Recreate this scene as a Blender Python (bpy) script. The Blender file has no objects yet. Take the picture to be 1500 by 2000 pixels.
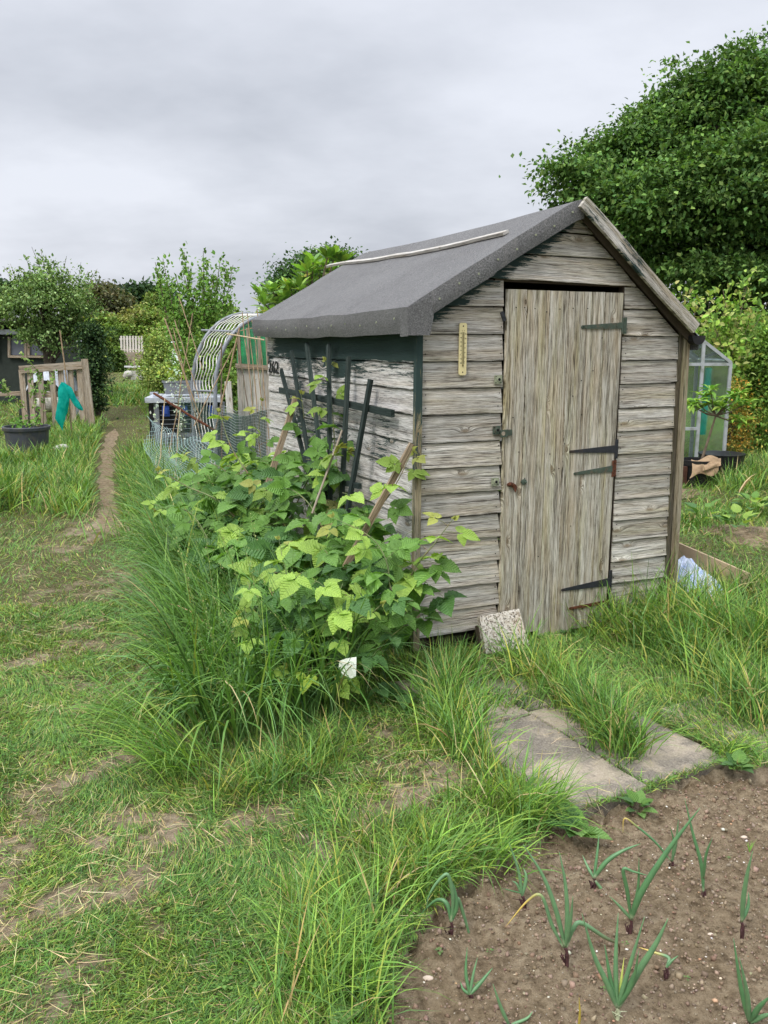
import bpy, math, random
import numpy as np
from mathutils import Vector
rng = np.random.default_rng(11)
random.seed(5)
S = bpy.context.scene
COL = S.collection
# ------------------------------------------------------------------ camera geometry
FPX = 1730.0; PITCH = math.atan(340.0/FPX); CP, SN = math.cos(PITCH), math.sin(PITCH); EYE = 1.6
def ray(u, v):
    dx, dy = u-750.0, v-1000.0
    return np.array([dx, FPX*CP-dy*SN, -FPX*SN-dy*CP])
def P(u, v, Y):
    r = ray(u, v); t = Y/r[1]; return np.array([r[0]*t, Y, EYE+r[2]*t])
def G(u, v, z=0.0):
    r = ray(u, v); t = (z-EYE)/r[2]; return np.array([r[0]*t, r[1]*t, z])
def zg(x, y):
    y = np.asarray(y, float); d = np.maximum(y-6, 0)
    return 0.45*(1-np.exp(-(d*d/(d+4))/14))+0*np.asarray(x, float)
def GT(u, v):
    p = G(u, v)
    for _ in range(6): p = G(u, v, float(zg(p[0], p[1])))
    return p
def A(*a): return np.array(a, float)
def nrm(v): v = np.asarray(v, float); return v/np.linalg.norm(v)
# shed frame: S along the gable, T along the side, Z up
AZ = math.radians(23.0)
GV = A(math.cos(AZ), math.sin(AZ), 0); LV = A(-math.sin(AZ), math.cos(AZ), 0)
C0 = A(0.173, 4.366, 0)
def SH(s, t, z): return C0+GV*s+LV*t+A(0, 0, z)
def gab(u, v, t=0.0):                     # a sight line onto the gable plane -> (s, z)
    r = ray(u, v); o = A(0, 0, EYE); n = LV
    k = np.dot(C0+LV*t-o, n)/np.dot(r, n); p = o+r*k-C0
    return float(np.dot(p, GV)), float(p[2])
def sid(u, v, s=0.0):
    r = ray(u, v); o = A(0, 0, EYE); n = GV
    k = np.dot(C0+GV*s-o, n)/np.dot(r, n); p = o+r*k-C0
    return float(np.dot(p, LV)), float(p[2])
# ------------------------------------------------------------------ materials
def newmat(name):
    m = bpy.data.materials.new(name); m.use_nodes = True
    nt = m.node_tree; nt.nodes.clear(); out = nt.nodes.new('ShaderNodeOutputMaterial')
    return m, nt, out
class N:
    def __init__(s, nt): s.nt = nt
    def n(s, typ, ins=None, **kw):
        x = s.nt.nodes.new(typ)
        for k, v in kw.items(): setattr(x, k, v)
        for k, v in (ins or {}).items():
            if isinstance(v, bpy.types.NodeSocket): s.nt.links.new(v, x.inputs[k])
            else: x.inputs[k].default_value = v
        return x
    def math(s, op, a, b=0.0, clamp=False):
        return s.n('ShaderNodeMath', {0: a, 1: b}, operation=op, use_clamp=clamp).outputs[0]
    def noise(s, vec, scale, detail=4, rough=0.55, dist=0.0):
        i = {'Scale': scale, 'Detail': detail, 'Roughness': rough, 'Distortion': dist}
        if vec is not None: i['Vector'] = vec
        return s.n('ShaderNodeTexNoise', i).outputs['Fac']
    def ramp(s, fac, stops):
        r = s.n('ShaderNodeValToRGB', {'Fac': fac}); e = r.color_ramp.elements
        while len(e) < len(stops): e.new(0.5)
        for el, (p, c) in zip(e, stops):
            el.position = p; el.color = (c[0], c[1], c[2], 1) if hasattr(c, '__len__') else (c, c, c, 1)
        return r.outputs['Color']
    def mix(s, f, a, b, mode='MIX'):
        m = s.n('ShaderNodeMix', data_type='RGBA', blend_type=mode)
        for k, v in ((0, f), (6, a), (7, b)):
            if isinstance(v, bpy.types.NodeSocket): s.nt.links.new(v, m.inputs[k])
            else: m.inputs[k].default_value = v if k == 0 else (v[0], v[1], v[2], 1)
        return m.outputs[2]
    def rng(s, v, a, b, c=0.0, d=1.0):
        return s.n('ShaderNodeMapRange', {0: v, 1: a, 2: b, 3: c, 4: d}).outputs[0]
def simple(name, col, rough=0.7, var=0.25, scale=8, metal=0.0, bump=0.1, spec=0.3, dirt=None, dscale=3):
    m, nt, out = newmat(name); q = N(nt)
    co = q.n('ShaderNodeTexCoord').outputs['Object']
    a = q.noise(co, scale, 6, 0.65)
    c = q.mix(q.rng(a, 0.3, 0.7), [x*(1-var) for x in col], [min(1, x*(1+var)) for x in col])
    if dirt:
        c = q.mix(q.rng(q.noise(co, dscale, 6, 0.7), 0.5, 0.68), c, dirt)
    b = q.n('ShaderNodeBump', {'Height': q.noise(co, scale*5, 4, 0.6), 'Strength': bump, 'Distance': 0.01})
    p = q.n('ShaderNodeBsdfPrincipled', {'Base Color': c, 'Roughness': rough, 'Metallic': metal, 'Normal': b.outputs[0], 'Specular IOR Level': spec})
    nt.links.new(p.outputs[0], out.inputs[0]); return m
def foliage(name, trans=0.22, gloss=0.35, veins=False, rough=0.55):
    m, nt, out = newmat(name); q = N(nt)
    at = q.n('ShaderNodeAttribute', attribute_name='col').outputs['Color']
    co = q.n('ShaderNodeTexCoord')
    c = q.mix(q.rng(q.noise(co.outputs['Object'], 35, 3), 0.3, 0.7), at, q.mix(1.0, at, (1.25, 1.2, 1.1), 'MULTIPLY'))
    ins = {'Roughness': rough, 'Specular IOR Level': gloss}
    if veins:
        sep = q.n('ShaderNodeSeparateXYZ', {0: co.outputs['UV']})
        ax = q.math('ABSOLUTE', sep.outputs[0])
        w = q.math('SINE', q.math('MULTIPLY', q.math('SUBTRACT', sep.outputs[1], q.math('MULTIPLY', ax, 0.75)), 52.0))
        mid = q.math('SUBTRACT', 1.0, q.rng(ax, 0.0, 0.035))
        line = q.math('MAXIMUM', q.rng(w, 0.75, 1.0), mid)
        c = q.mix(q.math('MULTIPLY', line, 0.28), c, q.mix(1.0, c, (1.7, 1.5, 1.6), 'MULTIPLY'))
        ins['Normal'] = q.n('ShaderNodeBump', {'Height': q.math('SUBTRACT', 0.0, w), 'Strength': 0.6, 'Distance': 0.004}).outputs[0]
    ins['Base Color'] = c
    p = q.n('ShaderNodeBsdfPrincipled', ins)
    t = q.n('ShaderNodeBsdfTranslucent', {'Color': q.mix(1.0, c, (1.3, 1.35, 0.6), 'MULTIPLY')})
    x = q.n('ShaderNodeMixShader', {0: trans, 1: p.outputs[0], 2: t.outputs[0]})
    nt.links.new(x.outputs[0], out.inputs[0]); return m
def wood(name, dark, mid, light, tint, tintamt=0.5, paint=(0.03, 0.052, 0.048), moss=None, gscale=170, contrast=1.0, bump=0.5):
    m, nt, out = newmat(name); q = N(nt)
    uv = q.n('ShaderNodeTexCoord').outputs['UV']
    sep = q.n('ShaderNodeSeparateXYZ', {0: uv}); U, V = sep.outputs[0], sep.outputs[1]
    def vec(su, sv, vv=V):
        return q.n('ShaderNodeCombineXYZ', {0: q.math('MULTIPLY', U, su), 1: q.math('MULTIPLY', vv, sv), 2: 0.0}).outputs[0]
    vo = q.n('ShaderNodeTexVoronoi', {'Vector': vec(3.1, 9.0), 'Scale': 1.0, 'Randomness': 1.0}, voronoi_dimensions='2D', feature='F1')
    kd = vo.outputs['Distance']
    keep = q.rng(q.n('ShaderNodeSeparateXYZ', {0: vo.outputs['Color']}).outputs[0], 0.72, 0.74)
    bend = q.math('MULTIPLY', q.rng(kd, 0.30, 0.0, 0.0, 1.0), keep)
    warp = q.math('MULTIPLY', q.math('SUBTRACT', q.noise(vec(1.3, 7.0), 1.0, 2), 0.5), 0.022)
    V2 = q.math('ADD', q.math('ADD', V, warp), q.math('MULTIPLY', q.math('MULTIPLY', bend, bend), 0.035))
    g1 = q.noise(vec(8.0, gscale, V2), 1.0, 5, 0.72)
    g2 = q.noise(vec(11.0, gscale*2.3, V2), 1.0, 4, 0.7)
    g3 = q.noise(vec(1.2, gscale*0.16, V2), 1.0, 3, 0.6)
    g = q.math('ADD', q.math('ADD', q.math('MULTIPLY', g1, 0.5), q.math('MULTIPLY', g2, 0.25)), q.math('MULTIPLY', g3, 0.25))
    h = 0.085/contrast
    c = q.ramp(g, [(0.5-1.25*h, dark), (0.5-0.2*h, mid), (0.5+0.9*h, light)])
    tn = q.noise(vec(1.8, 14.0), 1.0, 4, 0.6)
    c = q.mix(q.math('MULTIPLY', q.rng(tn, 0.42, 0.66), tintamt), c, q.mix(1.0, c, tint, 'MULTIPLY'))
    kr = q.math('MULTIPLY', q.rng(kd, 0.13, 0.03), keep)
    rings = q.rng(q.math('SINE', q.math('MULTIPLY', kd, 170.0)), -1.0, 1.0, 0.55, 1.0)
    c = q.mix(q.math('MULTIPLY', kr, 0.75), c, q.mix(rings, (0.07, 0.05, 0.03), (0.27, 0.2, 0.12)))
    crack = q.rng(q.noise(vec(1.7, gscale*0.7, V2), 1.0, 3, 0.5), 0.36, 0.30)
    c = q.mix(crack, c, (0.02, 0.017, 0.013))
    if moss:
        mm = q.noise(vec(1.1, 16.0), 1.0, 5, 0.65)
        c = q.mix(q.math('MULTIPLY', q.rng(mm, 0.5, 0.66), 0.55), c, q.mix(1.0, c, moss, 'MULTIPLY'))
    st = q.rng(q.noise(vec(.5, 30.0, V2), 1.0, 3, .6), .56, .66)
    c = q.mix(q.math('MULTIPLY', st, .3), c, q.mix(1.0, c, (.72, .6, .42), 'MULTIPLY'))
    tv = q.n('ShaderNodeAttribute', attribute_name='tone').outputs['Fac']
    c = q.mix(1.0, c, q.n('ShaderNodeCombineXYZ', {0: tv, 1: tv, 2: tv}).outputs[0], 'MULTIPLY')
    pa = q.n('ShaderNodeAttribute', attribute_name='paint').outputs['Fac']
    pn = q.math('ADD', q.math('MULTIPLY', q.noise(vec(5.0, 60.0, V2), 1.0, 7, 0.8), 1.0), q.math('MULTIPLY', g1, 0.5))
    pm = q.rng(q.math('ADD', q.math('SUBTRACT', pa, 0.5), q.math('MULTIPLY', q.math('SUBTRACT', pn, 0.75), 1.9)), -0.015, 0.03)
    c = q.mix(pm, c, q.mix(q.noise(vec(4, 20), 1.0, 4), [x*0.75 for x in paint], [x*1.4 for x in paint]))
    hh = q.math('SUBTRACT', g, q.math('MULTIPLY', crack, 0.3))
    bp = q.n('ShaderNodeBump', {'Height': hh, 'Strength': bump, 'Distance': 0.012})
    p = q.n('ShaderNodeBsdfPrincipled', {'Base Color': c, 'Roughness': 0.85, 'Normal': bp.outputs[0], 'Specular IOR Level': 0.2})
    nt.links.new(p.outputs[0], out.inputs[0]); return m
M = {}
M['gable'] = wood('weathered_boards', (.09,.078,.064), (.45,.425,.375), (.74,.715,.665), (.87,.75,.58), .55, moss=(.88,.88,.68), bump=1.0, contrast=1.15, gscale=260)
M['side'] = wood('pale_weathered_boards', (.08,.075,.07), (.47,.455,.43), (.76,.745,.72), (.78,.69,.6), .45, bump=1.0, contrast=1.15, gscale=250)
M['door'] = wood('weathered_door_planks', (.08,.066,.048), (.43,.395,.315), (.72,.69,.605), (.8,.66,.47), .6, moss=(.9,.9,.58), gscale=270, bump=1.1, contrast=1.3)
M['oldwood'] = wood('old_grey_wood', (.08,.065,.05), (.3,.25,.19), (.48,.43,.36), (.8,.6,.4), .5)
M['brownwood'] = wood('brown_wood', (.09,.07,.045), (.25,.19,.125), (.4,.33,.24), (.8,.65,.45), .4)
M['palewood'] = wood('silvery_pale_wood', (.25,.23,.2), (.62,.59,.54), (.75,.73,.68), (.8,.72,.6), .4)
M['greenwood'] = wood('dark_green_painted_wood', (.012,.018,.016), (.022,.034,.031), (.05,.065,.06), (.8,.9,.9), .3, bump=.3)
M['cornerwood'] = wood('peeling_corner_trim', (.07,.06,.04), (.26,.22,.15), (.42,.37,.28), (.8,.7,.5), .5, moss=(.6,.75,.4))
M['inside'] = simple('dark_bare_wood', (.06,.045,.03), .9)
M['leaf'] = foliage('leaves', .22, .15, rough=.7)
M['bramble'] = foliage('bramble_leaves', .28, .45, True, .5)
M['grass'] = foliage('grass_blades', .2, .3)
M['metalblack'] = simple('black_painted_metal', (.025,.027,.032), .5, .3, 30, bump=.2, dirt=(.07,.045,.03))
M['metalgreen'] = simple('green_painted_metal', (.06,.085,.062), .65, .3, 60, bump=.5, dirt=(.12,.09,.06), dscale=40)
M['metalpale'] = simple('pale_lichened_metal', (.3,.32,.22), .6, .3, 60, bump=.3, dirt=(.1,.12,.07), dscale=60)
M['rust'] = simple('rusty_metal', (.13,.045,.022), .85, .5, 60, bump=.8, dirt=(.05,.02,.012), dscale=50)
M['darkhole'] = simple('dark_hole', (.008,.008,.008), 1)
M['greyplastic'] = simple('grey_plastic', (.2,.215,.24), .5, .12, 5, bump=.03, dirt=(.14,.14,.13), dscale=6)
M['palegrey'] = simple('pale_grey_plastic', (.42,.45,.5), .45, .12, 5, bump=.03, dirt=(.25,.26,.24), dscale=8)
M['tub'] = simple('charcoal_plastic', (.055,.06,.072), .5, .2, 6, bump=.05, dirt=(.09,.085,.07), dscale=9)
M['blue'] = simple('blue_plastic', (.03,.07,.3), .4)
M['blackplastic'] = simple('black_plastic', (.012,.012,.014), .5, .3, 10, dirt=(.03,.027,.022), dscale=8)
M['greysteel'] = simple('grey_coated_steel', (.23,.25,.28), .4, .15, 20, bump=.05, spec=.5, dirt=(.15,.14,.12), dscale=14)
M['whitewire'] = simple('white_coated_wire', (.72,.7,.66), .5, .15, 30)
M['cane'] = simple('bamboo', (.33,.235,.14), .65, .35, 25, dirt=(.2,.13,.08), dscale=12)
M['palecane'] = simple('pale_cane', (.5,.4,.25), .65, .3, 25)
M['wire'] = simple('galvanised_wire', (.3,.32,.32), .5)
M['netgreen'] = simple('dark_green_netting', (.015,.06,.04), .7)
M['netpale'] = simple('pale_green_netting', (.3,.42,.4), .7)
M['stone'] = simple('pale_stone', (.5,.48,.43), .9, .4, 12, bump=.8, dirt=(.2,.22,.14), dscale=9)
M['white'] = simple('white_sheet', (.68,.69,.72), .5, .1, 6)
M['bark'] = simple('bark', (.085,.07,.05), .95, .5, 20, bump=1.0)
M['stem'] = simple('bramble_stem', (.16,.2,.08), .7, .4, 20, dirt=(.2,.09,.06), dscale=10)
M['brownstem'] = simple('brown_stem', (.15,.115,.08), .85, .4, 25)
M['darkwall'] = simple('dark_green_boarding', (.028,.036,.03), .8, .3, 4)
M['roofgrey'] = simple('grey_roofing', (.12,.11,.11), .85, .3, 5)
M['earthred'] = simple('corrugated_brown', (.1,.045,.03), .8, .4, 14)
M['fabric'] = simple('tan_sacking', (.33,.23,.14), .95, .25, 18, bump=.5, dirt=(.2,.13,.07), dscale=10)
M['onionstem'] = simple('papery_purple_neck', (.07,.03,.03), .8, .5, 60)
M['lettering'] = simple('black_lettering', (.01,.012,.011), .7, .3, 30)
M['tan'] = simple('cardboard', (.42,.32,.2), .9, .15, 10)
def glass(name, tint, alpha):
    m, nt, out = newmat(name); q = N(nt)
    co = q.n('ShaderNodeTexCoord').outputs['Object']
    gl = q.n('ShaderNodeBsdfGlossy', {'Color': (.9,.95,.95,1), 'Roughness': .08})
    tr = q.n('ShaderNodeBsdfTransparent', {'Color': (*tint, 1)})
    df = q.n('ShaderNodeBsdfDiffuse', {'Color': (.25*tint[0]+.05,.27*tint[1]+.05,.25*tint[2]+.05,1)})
    a = q.n('ShaderNodeMixShader', {0: q.math('MULTIPLY', q.rng(q.noise(co, 3, 5), .35, .75), alpha), 1: tr.outputs[0], 2: df.outputs[0]})
    b = q.n('ShaderNodeMixShader', {0: q.n('ShaderNodeFresnel', {'IOR': 1.45}).outputs[0], 1: a.outputs[0], 2: gl.outputs[0]})
    nt.links.new(b.outputs[0], out.inputs[0]); return m
M['glass'] = glass('dusty_glass', (.88,.95,.92), .22)
M['greensheet'] = glass('green_plastic_sheet', (.35,.85,.7), .9)
M['netbag'] = glass('teal_netting', (.05,.75,.6), .9)
def teal():
    m, nt, out = newmat('teal_mesh'); q = N(nt)
    co = q.n('ShaderNodeTexCoord').outputs['Object']
    n = q.rng(q.noise(co, 9, 6, .75), .4, .58)
    d = q.n('ShaderNodeBsdfDiffuse', {'Color': q.mix(n, (.0,.22,.2), (.03,.62,.54))})
    t = q.n('ShaderNodeBsdfTranslucent', {'Color': (.02,.6,.5,1)})
    tr = q.n('ShaderNodeBsdfTransparent', {'Color': (.3,.9,.8,1)})
    a = q.n('ShaderNodeMixShader', {0: .35, 1: d.outputs[0], 2: t.outputs[0]})
    b = q.n('ShaderNodeMixShader', {0: q.math('ADD', q.math('MULTIPLY', n, .35), .12), 1: a.outputs[0], 2: tr.outputs[0]})
    nt.links.new(b.outputs[0], out.inputs[0]); return m
M['netbag'] = teal()
def felt():
    m, nt, out = newmat('mineral_felt'); q = N(nt)
    co = q.n('ShaderNodeTexCoord').outputs['Object']
    a = q.noise(co, 240, 2, .9); b = q.noise(co, 2.2, 5, .6); d = q.noise(co, 9, 6, .7)
    c = q.ramp(a, [(.32, (.04,.04,.04)), (.5, (.12,.12,.119)), (.66, (.29,.285,.28))])
    c = q.mix(q.rng(b, .35, .7, 0, .5), c, q.mix(1.0, c, (.66,.65,.66), 'MULTIPLY'))
    c = q.mix(q.math('MULTIPLY', q.rng(d, .6, .75), .35), c, (.13,.135,.12))
    # pale streaks washed down the folded edges
    mp = q.n('ShaderNodeMapping', {0: co, 3: (26, 26, 1.2)})
    sk = q.rng(q.noise(mp.outputs[0], 1.0, 4, .6), .55, .75)
    c = q.mix(q.math('MULTIPLY', sk, .22), c, (.26,.24,.22))
    bp = q.n('ShaderNodeBump', {'Height': a, 'Strength': .5, 'Distance': .003})
    bp2 = q.n('ShaderNodeBump', {'Height': q.noise(co, 4, 3), 'Strength': .4, 'Distance': .03, 'Normal': bp.outputs[0]})
    p = q.n('ShaderNodeBsdfPrincipled', {'Base Color': c, 'Roughness': .85, 'Normal': bp2.outputs[0], 'Specular IOR Level': .25})
    nt.links.new(p.outputs[0], out.inputs[0]); return m
M['felt'] = felt()
def soilmat():
    m, nt, out = newmat('soil'); q = N(nt)
    co = q.n('ShaderNodeTexCoord').outputs['Object']
    a = q.noise(co, 30, 8, .72); b = q.noise(co, 3, 4, .6); g = q.noise(co, 160, 3, .7)
    c = q.ramp(a, [(.32, (.12,.085,.05)), (.5, (.305,.235,.15)), (.68, (.46,.37,.25))])
    c = q.mix(q.rng(b, .35, .65, 0, .7), c, q.mix(1.0, c, (.72,.68,.62), 'MULTIPLY'))
    vo = q.n('ShaderNodeTexVoronoi', {'Vector': co, 'Scale': 75.0})
    pk = q.rng(vo.outputs['Distance'], .2, .13)
    ks = q.rng(q.n('ShaderNodeSeparateXYZ', {0: vo.outputs['Color']}).outputs[0], .88, .9)
    c = q.mix(q.math('MULTIPLY', pk, ks), c, (.5,.44,.35))
    h = q.math('ADD', q.math('MULTIPLY', a, 1.0), q.math('MULTIPLY', g, .35))
    bp = q.n('ShaderNodeBump', {'Height': h, 'Strength': 1.0, 'Distance': .035})
    p = q.n('ShaderNodeBsdfPrincipled', {'Base Color': c, 'Roughness': .95, 'Normal': bp.outputs[0], 'Specular IOR Level': .15})
    nt.links.new(p.outputs[0], out.inputs[0]); return m
M['soil'] = soilmat()
def groundmat():
    m, nt, out = newmat('turf_floor'); q = N(nt)
    co = q.n('ShaderNodeTexCoord').outputs['Object']
    w = q.n('ShaderNodeAttribute', attribute_name='worn').outputs['Fac']
    a = q.noise(co, 22, 8, .72); b = q.noise(co, 90, 5, .7)
    soil = q.ramp(a, [(.32, (.12,.09,.055)), (.5, (.27,.215,.145)), (.68, (.42,.345,.24))])
    turf = q.ramp(b, [(.3, (.03,.032,.012)), (.5, (.10,.095,.04)), (.7, (.24,.19,.11))])
    f = q.rng(q.math('ADD', w, q.math('MULTIPLY', q.math('SUBTRACT', q.noise(co, 14, 7, .75), .5), 1.6)), .2, .85)
    c = q.mix(f, turf, soil)
    bp = q.n('ShaderNodeBump', {'Height': q.math('ADD', a, b), 'Strength': .8, 'Distance': .02})
    p = q.n('ShaderNodeBsdfPrincipled', {'Base Color': c, 'Roughness': .95, 'Normal': bp.outputs[0], 'Specular IOR Level': .1})
    nt.links.new(p.outputs[0], out.inputs[0]); return m
M['ground'] = groundmat()
def slabmat():
    m, nt, out = newmat('stained_concrete'); q = N(nt)
    co = q.n('ShaderNodeTexCoord').outputs['Object']
    a = q.noise(co, 3.6, 7, .66); b = q.noise(co, 120, 4, .7); d = q.noise(co, 14, 6, .7)
    c = q.ramp(a, [(.40, (.07,.06,.05)), (.5, (.16,.135,.105)), (.58, (.46,.38,.28))])
    c = q.mix(.5, c, q.ramp(b, [(.3, (.06,.05,.04)), (.6, (.34,.3,.24)), (.75, (.5,.46,.38))]), 'MIX')
    c = q.mix(q.math('MULTIPLY', q.rng(d, .52, .7), .4), c, (.16,.15,.08))
    bp = q.n('ShaderNodeBump', {'Height': q.math('ADD', b, d), 'Strength': .5, 'Distance': .006})
    p = q.n('ShaderNodeBsdfPrincipled', {'Base Color': c, 'Roughness': .9, 'Normal': bp.outputs[0]})
    nt.links.new(p.outputs[0], out.inputs[0]); return m
M['slab'] = slabmat()
def aggregate():
    m, nt, out = newmat('exposed_aggregate'); q = N(nt)
    co = q.n('ShaderNodeTexCoord').outputs['Object']
    vo = q.n('ShaderNodeTexVoronoi', {'Vector': co, 'Scale': 120.0})
    k = q.n('ShaderNodeSeparateXYZ', {0: vo.outputs['Color']}).outputs[0]
    c = q.ramp(k, [(0, (.14,.11,.085)), (.25, (.36,.31,.24)), (.5, (.56,.51,.43)), (1, (.66,.61,.53))])
    c = q.mix(q.rng(q.noise(co, 5, 5), .5, .7, 0, .45), c, (.45,.32,.18))
    c = q.mix(q.rng(q.noise(co, 70, 4, .7), .57, .63), c, (.05,.045,.035))
    bp = q.n('ShaderNodeBump', {'Height': vo.outputs['Distance'], 'Strength': .5, 'Distance': .004})
    p = q.n('ShaderNodeBsdfPrincipled', {'Base Color': c, 'Roughness': .85, 'Normal': bp.outputs[0]})
    nt.links.new(p.outputs[0], out.inputs[0]); return m
M['aggregate'] = aggregate()
def flatcol(name, var=.1):
    m, nt, out = newmat(name); q = N(nt)
    at = q.n('ShaderNodeAttribute', attribute_name='col').outputs['Color']
    p = q.n('ShaderNodeBsdfPrincipled', {'Base Color': at, 'Roughness': .75, 'Specular IOR Level': .3})
    nt.links.new(p.outputs[0], out.inputs[0]); return m
M['vcol'] = flatcol('pebble_surface')
# ------------------------------------------------------------------ mesh helpers
ORIG = {}
def props(o, label=None, cat=None, group=None, kind=None):
    if label: o['label'] = label
    if cat: o['category'] = cat
    if group: o['group'] = group
    if kind: o['kind'] = kind
    return o
def thing(name, label, cat, loc, group=None):
    o = bpy.data.objects.new(name, None); COL.objects.link(o); o.location = loc
    o.empty_display_size = .1
    ORIG[o] = np.array(loc, float); return props(o, label, cat, group)
def link(name, me, mat, parent=None, loc=None):
    o = bpy.data.objects.new(name, me); COL.objects.link(o)
    if mat: me.materials.append(mat)
    if parent is not None:
        o.parent = parent; ORIG[o] = ORIG[parent]
    else:
        o.location = (0, 0, 0) if loc is None else loc; ORIG[o] = A(0, 0, 0) if loc is None else np.array(loc, float)
    return o
def npmesh(name, verts, faces, mat, parent=None, loc=None, col=None, uv=None, attrs=None, smooth=False):
    """faces: list of int arrays (n,k); verts in world coordinates"""
    verts = np.asarray(verts, float)
    org = ORIG[parent] if parent is not None else (A(0, 0, 0) if loc is None else np.array(loc, float))
    me = bpy.data.meshes.new(name)
    faces = [f for f in faces if len(f)]
    nl = sum(f.size for f in faces); nf = sum(len(f) for f in faces)
    me.vertices.add(len(verts)); me.vertices.foreach_set('co', (verts-org).astype(np.float32).ravel())
    me.loops.add(nl); li = np.concatenate([f.ravel() for f in faces]).astype(np.int32); me.loops.foreach_set('vertex_index', li)
    me.polygons.add(nf); tot = np.concatenate([np.full(len(f), f.shape[1]) for f in faces])
    st = np.concatenate([[0], np.cumsum(tot)[:-1]]).astype(np.int32)
    me.polygons.foreach_set('loop_start', st)
    me.polygons.foreach_set('use_smooth', np.full(nf, smooth))
    me.update(calc_edges=True)
    if col is not None:
        a = me.color_attributes.new('col', 'FLOAT_COLOR', 'POINT'); c = np.ones((len(verts), 4), np.float32); c[:, :3] = col; a.data.foreach_set('color', c.ravel())
    for k, v in (attrs or {}).items():
        a = me.attributes.new(k, 'FLOAT', 'POINT'); a.data.foreach_set('value', np.asarray(v, np.float32))
    if uv is not None:
        l = me.uv_layers.new(name='UVMap'); l.data.foreach_set('uv', np.asarray(uv, np.float32)[li].ravel())
    me.validate(clean_customdata=False) if False else None
    return link(name, me, mat, parent, loc)
class MB:
    def __init__(s): s.v = []; s.f = []; s.uv = []; s.tone = []; s.paint = []; s.c = []
    def add(s, vs, fs, uvs=None, tone=1.0, paint=0.0, col=(1, 1, 1)):
        b = len(s.v); s.v += [tuple(map(float, x)) for x in vs]; s.f += [tuple(b+i for i in f) for f in fs]
        s.uv += list(uvs) if uvs is not None else [(0, 0)]*len(vs)
        s.tone += [tone]*len(vs) if np.isscalar(tone) else list(tone)
        s.paint += [paint]*len(vs) if np.isscalar(paint) else list(paint)
        s.c += [col]*len(vs)
    def bar(s, a, b, w, h, up=(0, 0, 1), tone=1.0, paint=0.0, w2=None, h2=None, nseg=1, col=(1, 1, 1)):
        """beam from a to b, w across, h along up; uv: u = length, v across, for wood grain"""
        a = np.array(a, float); b = np.array(b, float); d = nrm(b-a); L = np.linalg.norm(b-a)
        x = np.cross(d, np.array(up, float)); x = nrm(x) if np.linalg.norm(x) > 1e-6 else nrm(np.cross(d, A(1, 0, .1)))
        y = nrm(np.cross(x, d)); w2 = w if w2 is None else w2; h2 = h if h2 is None else h2
        vs, uv = [], []; ou, ov = random.random()*9, random.random()*9
        per = [0, w, w+h, 2*w+h, 2*w+2*h]
        for i in range(nseg+1):
            k = i/nseg; p = a+(b-a)*k; ww = w+(w2-w)*k; hh = h+(h2-h)*k
            cs = [(-1, -1), (1, -1), (1, 1), (-1, 1), (-1, -1)]
            for j, (cx, cy) in enumerate(cs):
                vs.append(p+x*cx*ww/2+y*cy*hh/2); uv.append((ou+k*L, ov+per[j]))
        fs = []
        for i in range(nseg):
            for j in range(4):
                q = i*5+j; fs.append((q, q+1, q+6, q+5))
        n = nseg*5; fs += [(3, 2, 1, 0), (n, n+1, n+2, n+3)]
        s.add(vs, fs, uv, tone, paint, col)
    def tube(s, pts, r, sides=6, col=(1, 1, 1), caps=True):
        pts = [np.array(p, float) for p in pts]; n = len(pts)
        rr = [r]*n if np.isscalar(r) else list(r)
        vs, fs, uv = [], [], []; ref = None; L = 0
        for i, p in enumerate(pts):
            d = pts[min(i+1, n-1)]-pts[max(i-1, 0)]; d = d/(np.linalg.norm(d)+1e-12)
            if ref is None: ref = A(0, 0, 1) if abs(d[2]) < .9 else A(1, 0, 0)
            x = np.cross(d, ref); x /= np.linalg.norm(x)+1e-12; y = np.cross(x, d); ref = y
            if i: L += np.linalg.norm(p-pts[i-1])
            for j in range(sides):
                a = 2*math.pi*j/sides; vs.append(p+(x*math.cos(a)+y*math.sin(a))*rr[i]); uv.append((L, j/sides*.1))
        for i in range(n-1):
            for j in range(sides):
                k = (j+1) % sides; fs.append((i*sides+j, i*sides+k, (i+1)*sides+k, (i+1)*sides+j))
        if caps: fs += [tuple(range(sides))[::-1], tuple((n-1)*sides+j for j in range(sides))]
        s.add(vs, fs, uv, col=col)
    def lathe(s, c, prof, sides=32, col=(1, 1, 1)):
        c = np.array(c, float); vs = []; fs = []; n = len(prof)
        for r, z in prof:
            for j in range(sides):
                a = 2*math.pi*j/sides; vs.append(c+A(r*math.cos(a), r*math.sin(a), z))
        for i in range(n-1):
            for j in range(sides):
                k = (j+1) % sides; fs.append((i*sides+j, i*sides+k, (i+1)*sides+k, (i+1)*sides+j))
        s.add(vs, fs, col=col)
    def poly(s, pts, nvec, th, **kw):
        """flat polygon extruded backwards by th along -nvec"""
        pts = [np.array(p, float) for p in pts]; n = len(pts); nv = nrm(nvec)
        vs = pts+[p-nv*th for p in pts]
        fs = [tuple(range(n)), tuple(range(2*n-1, n-1, -1))]+[(i, i+n, (i+1) % n+n, (i+1) % n) for i in range(n)]
        uv = kw.pop('uv', None)
        s.add(vs, fs, (uv+uv) if uv else None, **kw)
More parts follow.
